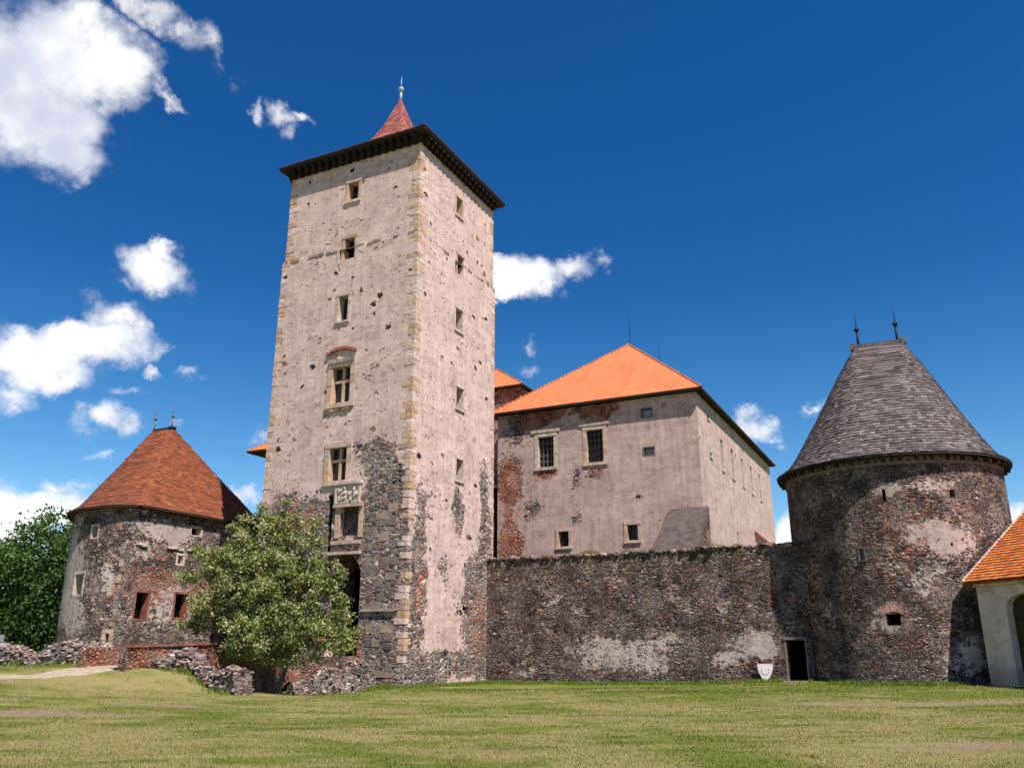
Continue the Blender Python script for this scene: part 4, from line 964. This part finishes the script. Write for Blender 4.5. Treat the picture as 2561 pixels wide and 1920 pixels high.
mb = MB(); mb.box(rk[0] + .62, rk[0] + .98, rk[1] - .18, rk[1] + .18, 14.75, 15.12); mb.box(rk[0] - .85, rk[0] + .7, rk[1] - .07, rk[1] + .07, 15.02, 15.12); mb.build('ridge_cap', M['iron'], ht)
for q in (-.8, .75): finial(ht, (rk[0] + q, rk[1], 15.1), 1.65, .11, 'greywood')

# ================================================================ BARN (right edge)
barn = bpy.data.objects.new('barn', None); col.objects.link(barn)
BO = (19.50, 36.6); bth = math.atan2(-.963, .27)
barn.location = (BO[0], BO[1], -.15); barn.rotation_euler = (0, 0, bth); barn['_c'] = (0.0, 0.0, 0.0)
tag(barn, 'cream plastered barn with orange tiled roof and dark arched door at the right edge', 'barn')
barn.scale = (1.096,) * 3; BL = 12.0        # local x: along the wall towards the camera; outward normal is local -y
bp = Plan([(0, 0), (BL, 0), (BL, 8), (0, 8)])
m_bn = masonry('barn_plaster', GREYPAL, 2, 4, bias=1.6, amp=.5, plaster=(.66, .545, .47), seed=21, bumpd=.02, streak=.10, dirt=[(1, .3, 6, .9, 0, .9), (4, 3.9, 9, .35, 0, .7)])
bo = (1.26, 4.1, -.3, 3.55, .35)
mb = MB(); bp.facade(mb, -.5, 4.05, [bo]); 
NA = 12; cxb, hwb = (bo[0] + bo[1]) / 2, (bo[1] - bo[0]) / 2
for k in range(NA):
    t0, t1 = math.pi * k / NA, math.pi * (k + 1) / NA; e_ = .55
    xa, xb = cxb - hwb * math.cos(t0), cxb - hwb * math.cos(t1); za, zb = 2.85 + .7 * math.sin(t0) ** e_, 2.85 + .7 * max(0, math.sin(t1)) ** e_
    mb.face([(xa, .004, za), (xb, .004, zb), (xb, .004, 3.56), (xa, .004, 3.56)], [(xa, za), (xb, zb), (xb, 3.56), (xa, 3.56)])
    mb.face([(xa, .004, za), (xa, .34, za), (xb, .34, zb), (xb, .004, zb)], [(xa, za), (xa, za + .3), (xb, zb + .3), (xb, zb)])
gab = [(0, 0, 4.05), (0, 8, 4.05), (0, 4, 7.4)]
mb.face(gab[::-1]); mb.face([(BL, 0, 4.05), (BL, 8, 4.05), (BL, 4, 7.4)])
mb.build('wall', m_bn, barn)
mb = MB(); n = 14
for k in range(n):
    x0 = bo[0] + (bo[1] - bo[0]) * k / n; mb.box(x0 + .006, x0 + (bo[1] - bo[0]) / n - .006, .28 + rnd.uniform(0, .015), .33, -.2, 3.54)
dr = mb.build('door', simple('dark_brown_boards', (.05, .032, .022), .35, 4, .75, .4, .02), barn)
mb = MB()
for zz in (.6, 2.6): mb.box(bo[0] + .1, bo[0] + 1.2, .255, .279, zz, zz + .07)
mb.build('hinge', M['iron'], barn, dr)
mb = MB(); ov = .32; hz = 4.02; sl_ = (7.45 - hz) / (4 + ov)
def rf_pt(x_, y_): return (x_, y_, hz + (y_ + ov) * sl_ if y_ <= 4 else hz + (8 + ov - y_) * sl_)
for (ya, yb) in ((-ov, 4), (4, 8 + ov)):
    A_ = [rf_pt(-.25, ya), rf_pt(BL + .3, ya), rf_pt(BL + .3, yb), rf_pt(-.25, yb)]
    mb.face(A_); mb.face([(p_[0], p_[1], p_[2] - .09) for p_ in A_][::-1])
rows = 30
for r in range(rows):
    ya = -ov + (4 + ov) * r / rows; yb = -ov + (4 + ov) * min(1, (r + 1.25) / rows); x_ = -.27 - rnd.random() * .01; 
    off = .11 * (r % 2)
    xs_ = -.27
    while xs_ < BL + .3:
        x2 = xs_ + .21 - (off if xs_ == -.27 else 0)
        z0_, z1_ = rf_pt(0, ya)[2], rf_pt(0, yb)[2]; l_ = .045 + rnd.uniform(-.006, .01)
        mb_v = [(xs_ + .004, ya - .02, z0_ + l_), (x2 - .004, ya - .02, z0_ + l_), (x2 - .004, yb, z1_ + .012), (xs_ + .004, yb, z1_ + .012), (xs_ + .004, ya - .02, z0_ + l_ - .03), (x2 - .004, ya - .02, z0_ + l_ - .03)]
        i = len(mb.v); mb.v += mb_v; mb.f += [(i, i + 1, i + 2, i + 3), (i + 4, i + 5, i + 1, i)]; mb.sm += [False, False]; mb.uv += [(0, 0)] * 8
        xs_ = x2
br_ = mb.build('roof', M['orangetile'], barn)
mb = MB()
for k in range(12):
    ya = -ov + (4 + ov) * k / 12; yb = -ov + (4 + ov) * (k + 1.1) / 12; z0_, z1_ = rf_pt(0, ya)[2], rf_pt(0, min(yb, 4))[2]
    mb.hexa([(-.36, ya, z0_ - .1), (-.26, ya, z0_ - .1), (-.26, yb, z1_ - .1), (-.36, yb, z1_ - .1), (-.36, ya, z0_ + .07), (-.26, ya, z0_ + .07), (-.26, yb, z1_ + .07), (-.36, yb, z1_ + .07)])
mb.build('verge', M['lime'], barn, br_)
mb = MB(); mb.box(.0, BL, -.14, -.002, 3.84, 4.0); mb.build('cornice', m_bn, barn)

# ================================================================ BRIDGE and ruins
bg_ = thing('bridge', 'low red brick and rubble bridge with parapet leading to the tower gate', 'bridge', (-3.8, -6.5, 0))
m_br = masonry('bridge_rubble', GREYPAL, 4.4, 9.0, bias=-.2, amp=1.1, plaster=(.36, .29, .25), seed=2, bricks=[(-6, .6, 9, 2.4, 0, .5), (-11, 1.2, 3.5, 2, 0, 1.4)])
mb = MB()
bx = -2.6; YB = -13.4
def topz(y_): return 1.25 if y_ > -2.6 else 1.62 + .028 * (y_ + 13.4)
ys_ = [0.0, -1.2, -2.6, -4.0, -4.25, -5.35, -6.5, -8, -9.5, -11, -12.2, YB]
arch_c, arch_r, arch_z = -4.8, .55, -.25
for ya, yb in zip(ys_, ys_[1:]):
    za, zb = topz(ya - .01), topz(yb + .01)
    if abs((ya + yb) / 2 - arch_c) < .3: 
        n = 10
        for k in range(n):
            t0, t1 = math.pi * k / n, math.pi * (k + 1) / n
            y0_, y1_ = arch_c + .55 * math.cos(t0), arch_c + .55 * math.cos(t1); z0_, z1_ = arch_z + .5 * math.sin(t0), arch_z + .5 * math.sin(t1)
            mb.face([(bx, y1_, z1_), (bx, y0_, z0_), (bx, y0_, topz(y0_)), (bx, y1_, topz(y1_))]); mb.face([(bx, y0_, z0_), (bx, y1_, z1_), (bx - 1.2, y1_, z1_), (bx - 1.2, y0_, z0_)])
    else: mb.face([(bx, yb, -1.2), (bx, ya, -1.2), (bx, ya, za), (bx, yb, zb)])
    mb.face([(bx, yb, zb), (bx, ya, za), (bx - .35, ya, za), (bx - .35, yb, zb)])
    mb.face([(bx - .35, ya, 0), (bx - .35, yb, 0), (bx - .35, yb, zb), (bx - .35, ya, za)])
    mb.face([(bx - 2.4, ya, -1), (bx - 2.4, yb, -1), (bx - 2.4, yb, zb), (bx - 2.4, ya, za)]); mb.face([(bx - 2.4, yb, zb), (bx - 2.4, ya, za), (bx - 2.1, ya, za), (bx - 2.1, yb, zb)][::-1]); mb.face([(bx - 2.1, yb, .6), (bx - 2.1, ya, .6), (bx - 2.1, ya, za), (bx - 2.1, yb, zb)])
mb.face([(bx, YB, -1), (bx - .35, YB, -1), (bx - .35, YB, topz(YB)), (bx, YB, topz(YB))][::-1]); mb.face([(bx - 2.4, YB, -1), (bx - 2.1, YB, -1), (bx - 2.1, YB, topz(YB)), (bx - 2.4, YB, topz(YB))])
mb.face([(bx - .34, 0, 1.0), (bx - 2.11, 0, 1.0), (bx - 2.11, YB, .95), (bx - .34, YB, .95)])
mb.build('body', m_br, bg_)
mb = MB(); y_ = -2.7
while y_ > YB + .05:
    l = rnd.uniform(.2, .3); zt = topz(y_); o_ = rnd.uniform(-.02, .03); mb.box(bx - .42 + o_, bx + .06 + o_, max(y_ - l, YB) + .01, y_ - .01, zt + .003, zt + rnd.uniform(.07, .11)); y_ -= l
mb.build('coping', M['brick'], bg_)
mb = MB()
for k in range(9):
    t = math.pi * (k + .5) / 9; a0, a1 = t - math.pi / 18 + .02, t + math.pi / 18 - .02
    P4 = [(arch_c + r_ * math.cos(q), arch_z + r_ * math.sin(q)) for r_, q in ((.5, a0), (.5, a1), (.78, a1), (.78, a0))]
    mb.hexa([(bx - .1, P4[0][0], P4[0][1]), (bx + .05, P4[0][0], P4[0][1]), (bx + .05, P4[1][0], P4[1][1]), (bx - .1, P4[1][0], P4[1][1]), (bx - .1, P4[3][0], P4[3][1]), (bx + .05, P4[3][0], P4[3][1]), (bx + .05, P4[2][0], P4[2][1]), (bx - .1, P4[2][0], P4[2][1])])
mb.build('arch_ring', M['brick'], bg_)
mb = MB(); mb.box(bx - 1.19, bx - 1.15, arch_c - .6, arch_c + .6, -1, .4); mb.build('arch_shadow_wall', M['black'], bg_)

def ruin(name, label, pts, m, rocks=1.9, wd=.7):
    """ragged rubble wall: pts = (X,Y,height); a heap of stones on a lumpy core"""
    t_ = thing(name, label, 'ruined wall', (pts[0][0], pts[0][1], gz(pts[0][0], pts[0][1])), frame='W')
    mb = MB(); Pn = []
    for (a, b) in zip(pts, pts[1:]):
        n = max(2, int(math.hypot(b[0] - a[0], b[1] - a[1]) / .3))
        for k in range(n): t = k / n; Pn.append(tuple(a[i] * (1 - t) + b[i] * t for i in range(3)))
    Pn.append(pts[-1]); rowsr = []
    for i, (X_, Yy, h) in enumerate(Pn):
        a = Pn[max(i - 1, 0)]; b = Pn[min(i + 1, len(Pn) - 1)]; d = Vector((b[0] - a[0], b[1] - a[1])).normalized(); n_ = Vector((-d.y, d.x)); g = gz(X_, Yy)
        h2 = h * (1 + .3 * mnoise.noise(Vector((X_, Yy, 5)))); row = []
        for q, (o_, hh) in enumerate(((-.5, -.3), (-.46, .45), (-.33, .88), (0, 1), (.33, .88), (.46, .45), (.5, -.3))):
            nz = mnoise.noise(Vector((X_ * 2, Yy * 2, q * 3.3))) * .12
            row.append((X_ + n_.x * (o_ * wd + nz), Yy + n_.y * (o_ * wd + nz), g + h2 * hh + (nz if 0 < q < 6 else 0)))
        rowsr.append(row)
    for a, b in zip(rowsr, rowsr[1:]):
        for q in range(6): mb.face([a[q], b[q], b[q + 1], a[q + 1]])
    mb.face(rowsr[0]); mb.face(rowsr[-1][::-1])
    core = mb.build('core', m, t_)
    rb = MB(); 
    for i, row in enumerate(rowsr[:-1]):
        for k in range(int(13 * rocks)):
            q = rnd.randrange(0, 6); t = rnd.random(); u = rnd.random(); A = Vector(row[q]).lerp(Vector(row[q + 1]), t); B = Vector(rowsr[i + 1][q]).lerp(Vector(rowsr[i + 1][q + 1]), t); P = A.lerp(B, u)
            rb.rock(P, rnd.uniform(.035, .11), i * 31 + k, (1.3, 1, .6))
    tag_ = rb.build('stones', M['ruinrock'], t_); return t_
def rockmat():
    m, T = mat('ruin_stone'); p = T.new('ShaderNodeTexCoord').outputs['Object']; g = T.new('ShaderNodeNewGeometry').outputs['Random Per Island']
    base = T.ramp(g, [(0, (.05, .038, .038)), (.25, (.11, .085, .082)), (.5, (.20, .155, .145)), (.74, (.31, .25, .23)), (.84, (.24, .12, .08)), (1, (.42, .35, .32))])
    finish(T, T.mix(1, base, T.ramp(T.noise(p, 7, 5, .65), [(.3, (.55,) * 3), (.7, (1.35,) * 3)]), 'MULTIPLY'), .95, T.noise(p, 12, 5, .7), .8, .05, spec=.1); return m
M['ruinrock'] = rockmat()
m_ru = masonry('ruin_core', GREYPAL, 4.2, 6.2, bias=-.15, amp=1.2, plaster=(.34, .28, .25), seed=9)
ruin('ruined_wall', 'long low grey rubble ruin in two humps below the rounded bastion at the far left', [(-24.5, 37.6, .55), (-22, 36.6, .62), (-20.8, 36.0, .85), (-19.6, 35.6, .80), (-18.9, 35.4, .42), (-18.2, 35.2, .80), (-17.2, 35.0, .86), (-16.0, 34.8, .85), (-15.2, 34.6, .5), (-14.8, 34.5, .12)], m_ru, wd=.9)
ruin('ruined_wall', 'stepped pale rubble wall running down to the lawn beside the leafy tree', [(-12.7, 31.7, .25), (-12.2, 32.3, .55), (-11.75, 32.7, .95), (-11.3, 32.4, .62), (-10.8, 31.9, .50), (-10.3, 31.4, .60), (-9.8, 30.9, .72), (-9.3, 30.45, .85), (-8.95, 30.05, .80)], m_ru, wd=.7)
ruin('ruined_wall', 'short sunlit rubble footing at the base of the square tower below the gate', [(*K(-2.2, -5.2)[:2], .7), (*K(-2.1, -4.0)[:2], 1.05), (*K(-2.0, -2.6)[:2], 1.3), (*K(-1.8, -1.4)[:2], 1.35), (*K(-1.4, -.3)[:2], .8)], m_ru, wd=.45, rocks=.5)

# ================================================================ vegetation
def quads_object(name, C, U, V, m, parent=None, off=None):
    """C,U,V: (n,3) centre and half-axes -> diamond leaves folded a little"""
    n = len(C); v = np.empty((n, 4, 3), np.float32)
    v[:, 0] = C - U; v[:, 1] = C - V * .55; v[:, 2] = C + U; v[:, 3] = C + V * .55
    me = bpy.data.meshes.new(name); me.vertices.add(n * 4); me.vertices.foreach_set('co', v.ravel())
    me.loops.add(n * 4); me.loops.foreach_set('vertex_index', np.arange(n * 4, dtype=np.int32))
    me.polygons.add(n); me.polygons.foreach_set('loop_start', np.arange(0, n * 4, 4, dtype=np.int32)); me.polygons.foreach_set('loop_total', np.full(n, 4, np.int32))
    me.update(calc_edges=True); me.materials.append(m)
    o = bpy.data.objects.new(name, me); col.objects.link(o)
    if parent is not None: o.parent = parent
    return o
rng = np.random.default_rng(5)
def leafmat(name, stops, trans=.25, rough=.55):
    m, T = mat(name); g = T.new('ShaderNodeNewGeometry').outputs['Random Per Island']; p = T.new('ShaderNodeTexCoord').outputs['Object']
    f = T.m('ADD', T.m('MULTIPLY', g, .6), T.m('MULTIPLY', T.noise(p, .9, 3), .42))
    finish(T, T.ramp(f, stops), rough, spec=.25, trans=trans); return m
def clumps(ell, n_clump, per, cr, leaf, seed, surf=.75, droop=0):
    """leaf clumps spread through ellipsoids ((cx,cy,cz),(rx,ry,rz))"""
    r = np.random.default_rng(seed); Cs = []
    vol = np.array([e[1][0] * e[1][1] * e[1][2] for e in ell]); cnt = (n_clump * vol ** .75 / (vol ** .75).sum()).astype(int)
    for (c, rad), k in zip(ell, cnt):
        d = r.normal(size=(k, 3)); d /= np.linalg.norm(d, axis=1)[:, None]
        rr = r.random(k) ** (1 / (3 + 6 * surf)) ; bump = 1 + .22 * np.sin(d[:, 0] * 5 + seed) * np.cos(d[:, 2] * 6 + d[:, 1] * 4)
        Cs.append(np.array(c) + d * (rr * bump)[:, None] * np.array(rad))
    Cs = np.concatenate(Cs); k = len(Cs)
    sz = cr * (.5 + r.random(k) * .9)
    P = np.repeat(Cs, per, 0) + r.normal(size=(k * per, 3)) * np.repeat(sz, per)[:, None] * np.array([1, 1, .75]) * .55
    n = len(P); U = r.normal(size=(n, 3)); U /= np.linalg.norm(U, axis=1)[:, None]
    W_ = r.normal(size=(n, 3)) + np.array([0, 0, .8]); V = np.cross(U, W_); V /= np.linalg.norm(V, axis=1)[:, None]
    s = leaf * (.6 + .8 * r.random(n))[:, None]
    return P, U * s, V * s
def limb(mb, a, b, r0, r1, seg=5, wob=.12, seed=0):
    a, b = Vector(a), Vector(b); prev = a; pr = r0
    for k in range(1, seg + 1):
        t = k / seg; p_ = a.lerp(b, t) + Vector((mnoise.noise(Vector((t * 3, seed, 0))), mnoise.noise(Vector((t * 3, seed, 9))), 0)) * wob * (b - a).length * math.sin(t * 3.14)
        r = r0 + (r1 - r0) * t; mb.tube(prev, p_, pr, r, 8, cap=False); prev, pr = p_, r
m_bark = simple('grey_bark', (.10, .082, .068), .35, 12, .95, .8, .03)
def tree(name, label, base, ell, n_clump, per, cr, leaf, lm, trunks, group=None, seed=1, surf=.6):
    t_ = thing(name, label, 'tree', base, group, frame='W')
    tb_ = MB()
    for (dx, dy, r, top) in trunks:
        b0 = (base[0] + dx, base[1] + dy, base[2] - .3); tp_ = (base[0] + dx * 1.5 + top[0], base[1] + dy + top[1], base[2] + top[2]); limb(tb_, b0, tp_, r, r * .55, 6, .05, seed + dx)
        for q, (c, rad) in enumerate(ell):
            if q % len(trunks) == trunks.index((dx, dy, r, top)) or len(trunks) == 1:
                limb(tb_, tp_, (c[0], c[1], c[2]), r * .5, .03, 5, .18, q)
                for w_ in range(4):
                    d = Vector((rnd.uniform(-1, 1), rnd.uniform(-1, 1), rnd.uniform(-.3, 1))).normalized(); limb(tb_, (c[0], c[1], c[2]), (c[0] + d.x * rad[0] * .8, c[1] + d.y * rad[1] * .8, c[2] + d.z * rad[2] * .8), .035, .01, 3, .1, w_)
    tb_.build('trunk', m_bark, t_)
    P, U, V = clumps(ell, n_clump, per, cr, leaf, seed, surf); P = P - np.array(base)
    quads_object('crown', P, U, V, lm, t_)
    return t_
lm_apple = leafmat('pale_green_leaves', [(0, (.07, .10, .02)), (.28, (.14, .18, .035)), (.46, (.21, .25, .06)), (.62, (.28, .29, .11)), (.78, (.37, .345, .19)), (1, (.50, .46, .32))], .22)
bx_, by_ = -9.3, 34.6
tree('fruit_tree', 'bushy fruit tree with pale grey-green leaves in front of the square tower', (bx_, by_, gz(bx_, by_)),
     [((-10.2, 34.8, 4.2), (1.7, 1.8, 1.7)), ((-8.8, 34.4, 3.4), (1.9, 1.8, 1.6)), ((-11.5, 35.2, 4.7), (1.3, 1.2, .9)), ((-8.6, 34.6, 4.9), (1.0, 1.2, 1.2)), ((-9.7, 34.8, 5.9), (.75, .9, 1.0)), ((-7.4, 34.2, 2.3), (1.4, 1.2, .9)),
      ((-9.5, 34.0, 2.1), (1.8, 1.5, .9)), ((-11.7, 35, 3.2), (1.2, 1.1, .8)), ((-12.6, 35.3, 5.25), (.75, .6, .35)), ((-13.1, 35.2, 4.4), (.5, .6, .28)), ((-6.7, 34.2, 1.8), (.75, .7, .45)), ((-11.3, 35.0, 6.0), (.4, .45, .8)), ((-9.2, 34.5, 7.0), (.2, .22, .65)), ((-10.3, 34.7, 6.8), (.25, .28, .6)),
      ((-6.5, 34.3, 3.4), (.5, .5, .28)), ((-7.9, 34.5, 6.0), (.3, .35, .65)), ((-7.1, 34.4, 4.4), (.5, .6, .55)), ((-12.4, 35.1, 2.5), (.7, .6, .4)), ((-8.7, 34.5, 6.4), (.3, .3, .5)), ((-9.9, 34.3, 1.5), (1.2, 1.0, .5)), ((-8.5, 34.2, 1.45), (1.1, .9, .5)), ((-10.8, 34.4, 5.6), (.5, .5, .5))],
     840, 76, .25, .062, lm_apple, [(-.25, 0, .13, (-.5, .1, 2.2)), (.30, -.15, .10, (.3, .2, 2.1)), (.02, .3, .07, (-.1, .3, 2.2))], seed=6, surf=.15)
lm_green = leafmat('fresh_green_leaves', [(0, (.018, .04, .008)), (.35, (.04, .085, .014)), (.65, (.075, .14, .022)), (1, (.13, .20, .045))], .25)
lm_dark = leafmat('deep_green_leaves', [(0, (.012, .028, .008)), (.4, (.03, .06, .012)), (.75, (.05, .095, .018)), (1, (.08, .13, .03))], .2)
grp = 'leafy trees beyond the left bastion'
def bgtree(label, X_, Yy, h, r, lm, seed, n=520, extra=()):
    g = gz(X_, Yy); ell = [((X_, Yy, g + h * .55), (r, r, h * .36)), ((X_ - r * .5, Yy - .5, g + h * .42), (r * .7, r * .7, h * .3)), ((X_ + r * .55, Yy - .4, g + h * .40), (r * .65, r * .65, h * .3)), ((X_ + .1 * r, Yy, g + h * .8), (r * .55, r * .55, h * .2)), ((X_ + r * .2, Yy - r * .4, g + h * .16), (r * 1.1, r * .7, h * .2)), ((X_ - r * .6, Yy - r * .4, g + h * .18), (r * .8, r * .6, h * .2))] + list(extra)
    tree('deciduous_tree', label, (X_, Yy, g), ell, n, 34, .75, .15, lm, [(0, 0, .3, (0, 0, h * .35))], grp, seed, .55)
bgtree('large bright green tree rising directly left of the rounded bastion', -35.6, 66, 10.9, 4.4, lm_green, 11, 800)
bgtree('dark green tree cut by the left edge of the picture', -43.5, 70, 9.6, 4.4, lm_dark, 12, 520)
bgtree('low dark tree filling the gap beside the rounded bastion wall', -32.6, 64, 7.5, 3.2, lm_dark, 13, 520)
bgtree('tall dark tree standing behind the large bright green one', -38.5, 78, 10.0, 6.0, lm_dark, 14, 520)
# small red-roofed shed glimpsed below the trees
hs_ = thing('shed', 'small dark shed with a reddish brick front half hidden under the trees at far left', 'shed', (-36, 68, .8), frame='W')
mb = MB(); mb.box(-38.5, -33.6, 68, 71, .3, 3.4); mb.build('wall', M['brick'], hs_)
mb = MB(); mb.box(-38.9, -33.2, 67.6, 71.4, 3.4, 3.65); mb.build('roof', M['darkboard'], hs_)
pn = thing('notice_board', 'small pale grey notice board standing behind the far left rubble', 'sign', (-25.2, 43.5, .8), frame='W')
mb = MB(); mb.box(-25.75, -24.95, 43.48, 43.52, 1.55, 2.25); mb.build('board', simple('pale_board', (.20, .23, .25), .1, 5, .6), pn)
for q in (-25.65, -25.05): mb = MB(); mb.box(q - .03, q + .03, 43.53, 43.58, .5, 2.25); mb.build('post', M['greywood'], pn)

def blades(name, X_, Y__, Z_, h, wdt, m, seed, lean=.35):
    r = np.random.default_rng(seed); n = len(X_); a = r.random(n) * 6.283; ln = r.normal(size=(n, 2)) * lean * h[:, None]
    v = np.empty((n, 3, 3), np.float32); dx, dy = np.cos(a) * wdt, np.sin(a) * wdt
    v[:, 0] = np.stack([X_ - dx, Y__ - dy, Z_], 1); v[:, 1] = np.stack([X_ + dx, Y__ + dy, Z_], 1); v[:, 2] = np.stack([X_ + ln[:, 0], Y__ + ln[:, 1], Z_ + h], 1)
    me = bpy.data.meshes.new(name); me.vertices.add(n * 3); me.vertices.foreach_set('co', v.ravel()); me.loops.add(n * 3); me.loops.foreach_set('vertex_index', np.arange(n * 3, dtype=np.int32))
    me.polygons.add(n); me.polygons.foreach_set('loop_start', np.arange(0, n * 3, 3, dtype=np.int32)); me.polygons.foreach_set('loop_total', np.full(n, 3, np.int32)); me.update(calc_edges=True); me.materials.append(m)
    o = bpy.data.objects.new(name, me); col.objects.link(o); return o
m_gr, T = mat('grass_blades'); g = T.new('ShaderNodeNewGeometry').outputs['Random Per Island']; p = T.new('ShaderNodeTexCoord').outputs['Object']
n1 = T.noise(p, .22, 5, .6); n2 = T.noise(T.map(p, scale=(.5, 1.2, 1)), .9, 5, .65)
ky = T.m('ADD', T.m('MULTIPLY', T.m('SUBTRACT', T.sep(p)[0], C0[0]), -sT), T.m('MULTIPLY', T.m('SUBTRACT', T.sep(p)[1], C0[1]), cT))
near = T.m('SUBTRACT', T.m('ADD', T.m('MULTIPLY', n1, .55), T.m('MULTIPLY', n2, .55)), T.m('MULTIPLY', T.step(ky, -9, 6), .10))
gcol = T.ramp(g, [(0, (.085, .115, .014)), (.5, (.115, .145, .02)), (1, (.15, .175, .03))]); dcol = T.ramp(g, [(0, (.19, .185, .045)), (.5, (.24, .215, .07)), (1, (.31, .26, .11))])
finish(T, T.mix(T.step(near, .455, .60), gcol, dcol), .7, spec=.2, trans=.2)
# lawn grass, denser near the camera; thinned on the worn paths
N = 300000
Yr = 9 + 33 * rng.random(N) ** 1.55; Xr = (rng.random(N) * 2 - 1) * (Yr * .72 + 1.5)
worn = [(4.2, 38.3, 5.0, .75), (14, 27.5, 10, .9), (2.5, 21.5, 4, .4), (8, 15.5, 3, .8), (-13.8, 31.0, 5.0, .9), (-19, 29.5, 6.5, .9), (-13, 22.5, 5, .6), (-9.5, 25.2, 2.6, .4), (-13.5, 34.0, 2, 1.2)]
keep = np.ones(N, bool)
for (a_, b_, c_, d_) in worn: keep &= (((Xr - a_) / c_) ** 2 + ((Yr - b_) / d_) ** 2 > 1) | (rng.random(N) < .12)
kxx = (Xr - C0[0]) * cT + (Yr - C0[1]) * sT; kyy = -(Xr - C0[0]) * sT + (Yr - C0[1]) * cT
keep &= ~((kyy > 8.3) & (kxx > 0)) & ~((kyy > -.05) & (kxx <= 0) & (kxx > -12)) & ~((kxx < -2.5) & (kxx > -5.2) & (kyy > -13.5) & (kyy < 0)) & ~(((Xr - 19.06) ** 2 + (Yr - 42.3) ** 2) < 25.2)
Xr, Yr = Xr[keep], Yr[keep]
Zr = np.array([gz(a_, b_) for a_, b_ in zip(Xr.tolist(), Yr.tolist())]) - .005
hh = (.016 + .024 * rng.random(len(Xr))) * (1 + .5 * (Yr > 34)); go = blades('lawn_grass', Xr, Yr, Zr, hh, .0035 + .00045 * Yr, m_gr, 3, .6)
tag(go, 'short mown grass blades across the lawn, green and straw coloured', 'grass', 'stuff')
# longer lush grass at the wall foot
xs_k = rng.random(26000) * 24 - 1.5; yk = np.where(xs_k < 17.2, np.where(xs_k > 0, CY, 0.0), 6.3) - .03 - rng.random(26000) ** 1.7 * 1.3
sel = (xs_k < 0) | (xs_k > 0); sel &= ~((xs_k > 15.9) & (xs_k < 17.1))
ang = np.radians(-125 + (xs_k - 17.2) / 6.8 * 75); rr2 = 5.03 + rng.random(26000) ** 1.7 * 1.1
xk2 = np.where(xs_k > 17.2, RC[0] + rr2 * np.cos(ang), xs_k); yk2 = np.where(xs_k > 17.2, RC[1] + rr2 * np.sin(ang), yk)
xk2, yk2 = xk2[sel], yk2[sel]
# beside the tower's right face too
tx = rng.random(7000) ** 1.7 * 1.0 + .03; ty = rng.random(7000) * 8.4 - .4
xk2 = np.concatenate([xk2, tx]); yk2 = np.concatenate([yk2, ty])
Wx = C0[0] + xk2 * cT - yk2 * sT; Wy = C0[1] + xk2 * sT + yk2 * cT
m_lush = leafmat('lush_grass', [(0, (.07, .11, .010)), (.5, (.12, .18, .016)), (1, (.18, .235, .035))], .2)
Wz = np.array([gz(a_, b_) for a_, b_ in zip(Wx.tolist(), Wy.tolist())]) - .01
go = blades('verge_grass', Wx, Wy, Wz, .05 + .16 * rng.random(len(Wx)) ** 2, .016, m_lush, 8)
tag(go, 'brighter longer grass growing along the foot of the castle walls', 'grass', 'stuff')
RP = [(-24.5, 37.6), (-20.8, 36.0), (-17.2, 35.0), (-14.8, 34.5), None, (-12.7, 31.7), (-11.75, 32.7), (-10.3, 31.4), (-8.95, 30.05), None, K(-2.2, -5.2)[:2], K(-2.0, -2.6)[:2], K(-1.4, -.3)[:2]]
wx, wy = [], []
for a_, b_ in zip(RP, RP[1:]):
    if a_ is None or b_ is None: continue
    for k in range(int(420 * math.hypot(b_[0] - a_[0], b_[1] - a_[1]) / 2)):
        t = rnd.random(); q = rnd.gauss(0, .5); cl = mnoise.noise(Vector((t * 6, a_[0], 4)))
        if cl < -.05 and rnd.random() < .8: continue
        d_ = Vector((b_[0] - a_[0], b_[1] - a_[1])).normalized(); wx.append(a_[0] + (b_[0] - a_[0]) * t + d_.y * (.35 + abs(q) * .5)); wy.append(a_[1] + (b_[1] - a_[1]) * t - d_.x * (.35 + abs(q) * .5))
wx, wy = np.array(wx), np.array(wy); wz = np.array([gz(a_, b_) for a_, b_ in zip(wx.tolist(), wy.tolist())]) - .02
go = blades('ruin_weeds', wx, wy, wz, .06 + .26 * rng.random(len(wx)) ** 2.5, .016, m_lush, 18)
tag(go, 'taller weeds and grass growing at the foot of the rubble ruins', 'grass', 'stuff')
# weeds on top of the curtain wall
n = 15000; u = rng.random(n) * 17.6; o_ = rng.random(n) * 1.2
dens_ = np.array([mnoise.noise(Vector((a_ * .9, 0, 1))) for a_ in u]); tall = np.clip(.10 + .35 * dens_, .03, .4)
m_weed = leafmat('dry_weeds', [(0, (.08, .08, .02)), (.5, (.20, .18, .06)), (1, (.34, .28, .14))], .2)
Wx = C0[0] + u * cT - (CY + o_) * sT; Wy = C0[1] + u * sT + (CY + o_) * cT
go = blades('wall_top_weeds', Wx, Wy, np.full(n, TOPZ + .03), tall * (.4 + rng.random(n)), .012, m_weed, 9, .3)
tag(go, 'dry yellow-green grass tufts growing along the top of the curtain wall', 'grass', 'stuff')

for o in bpy.data.objects:
    if '_c' in o: del o['_c']
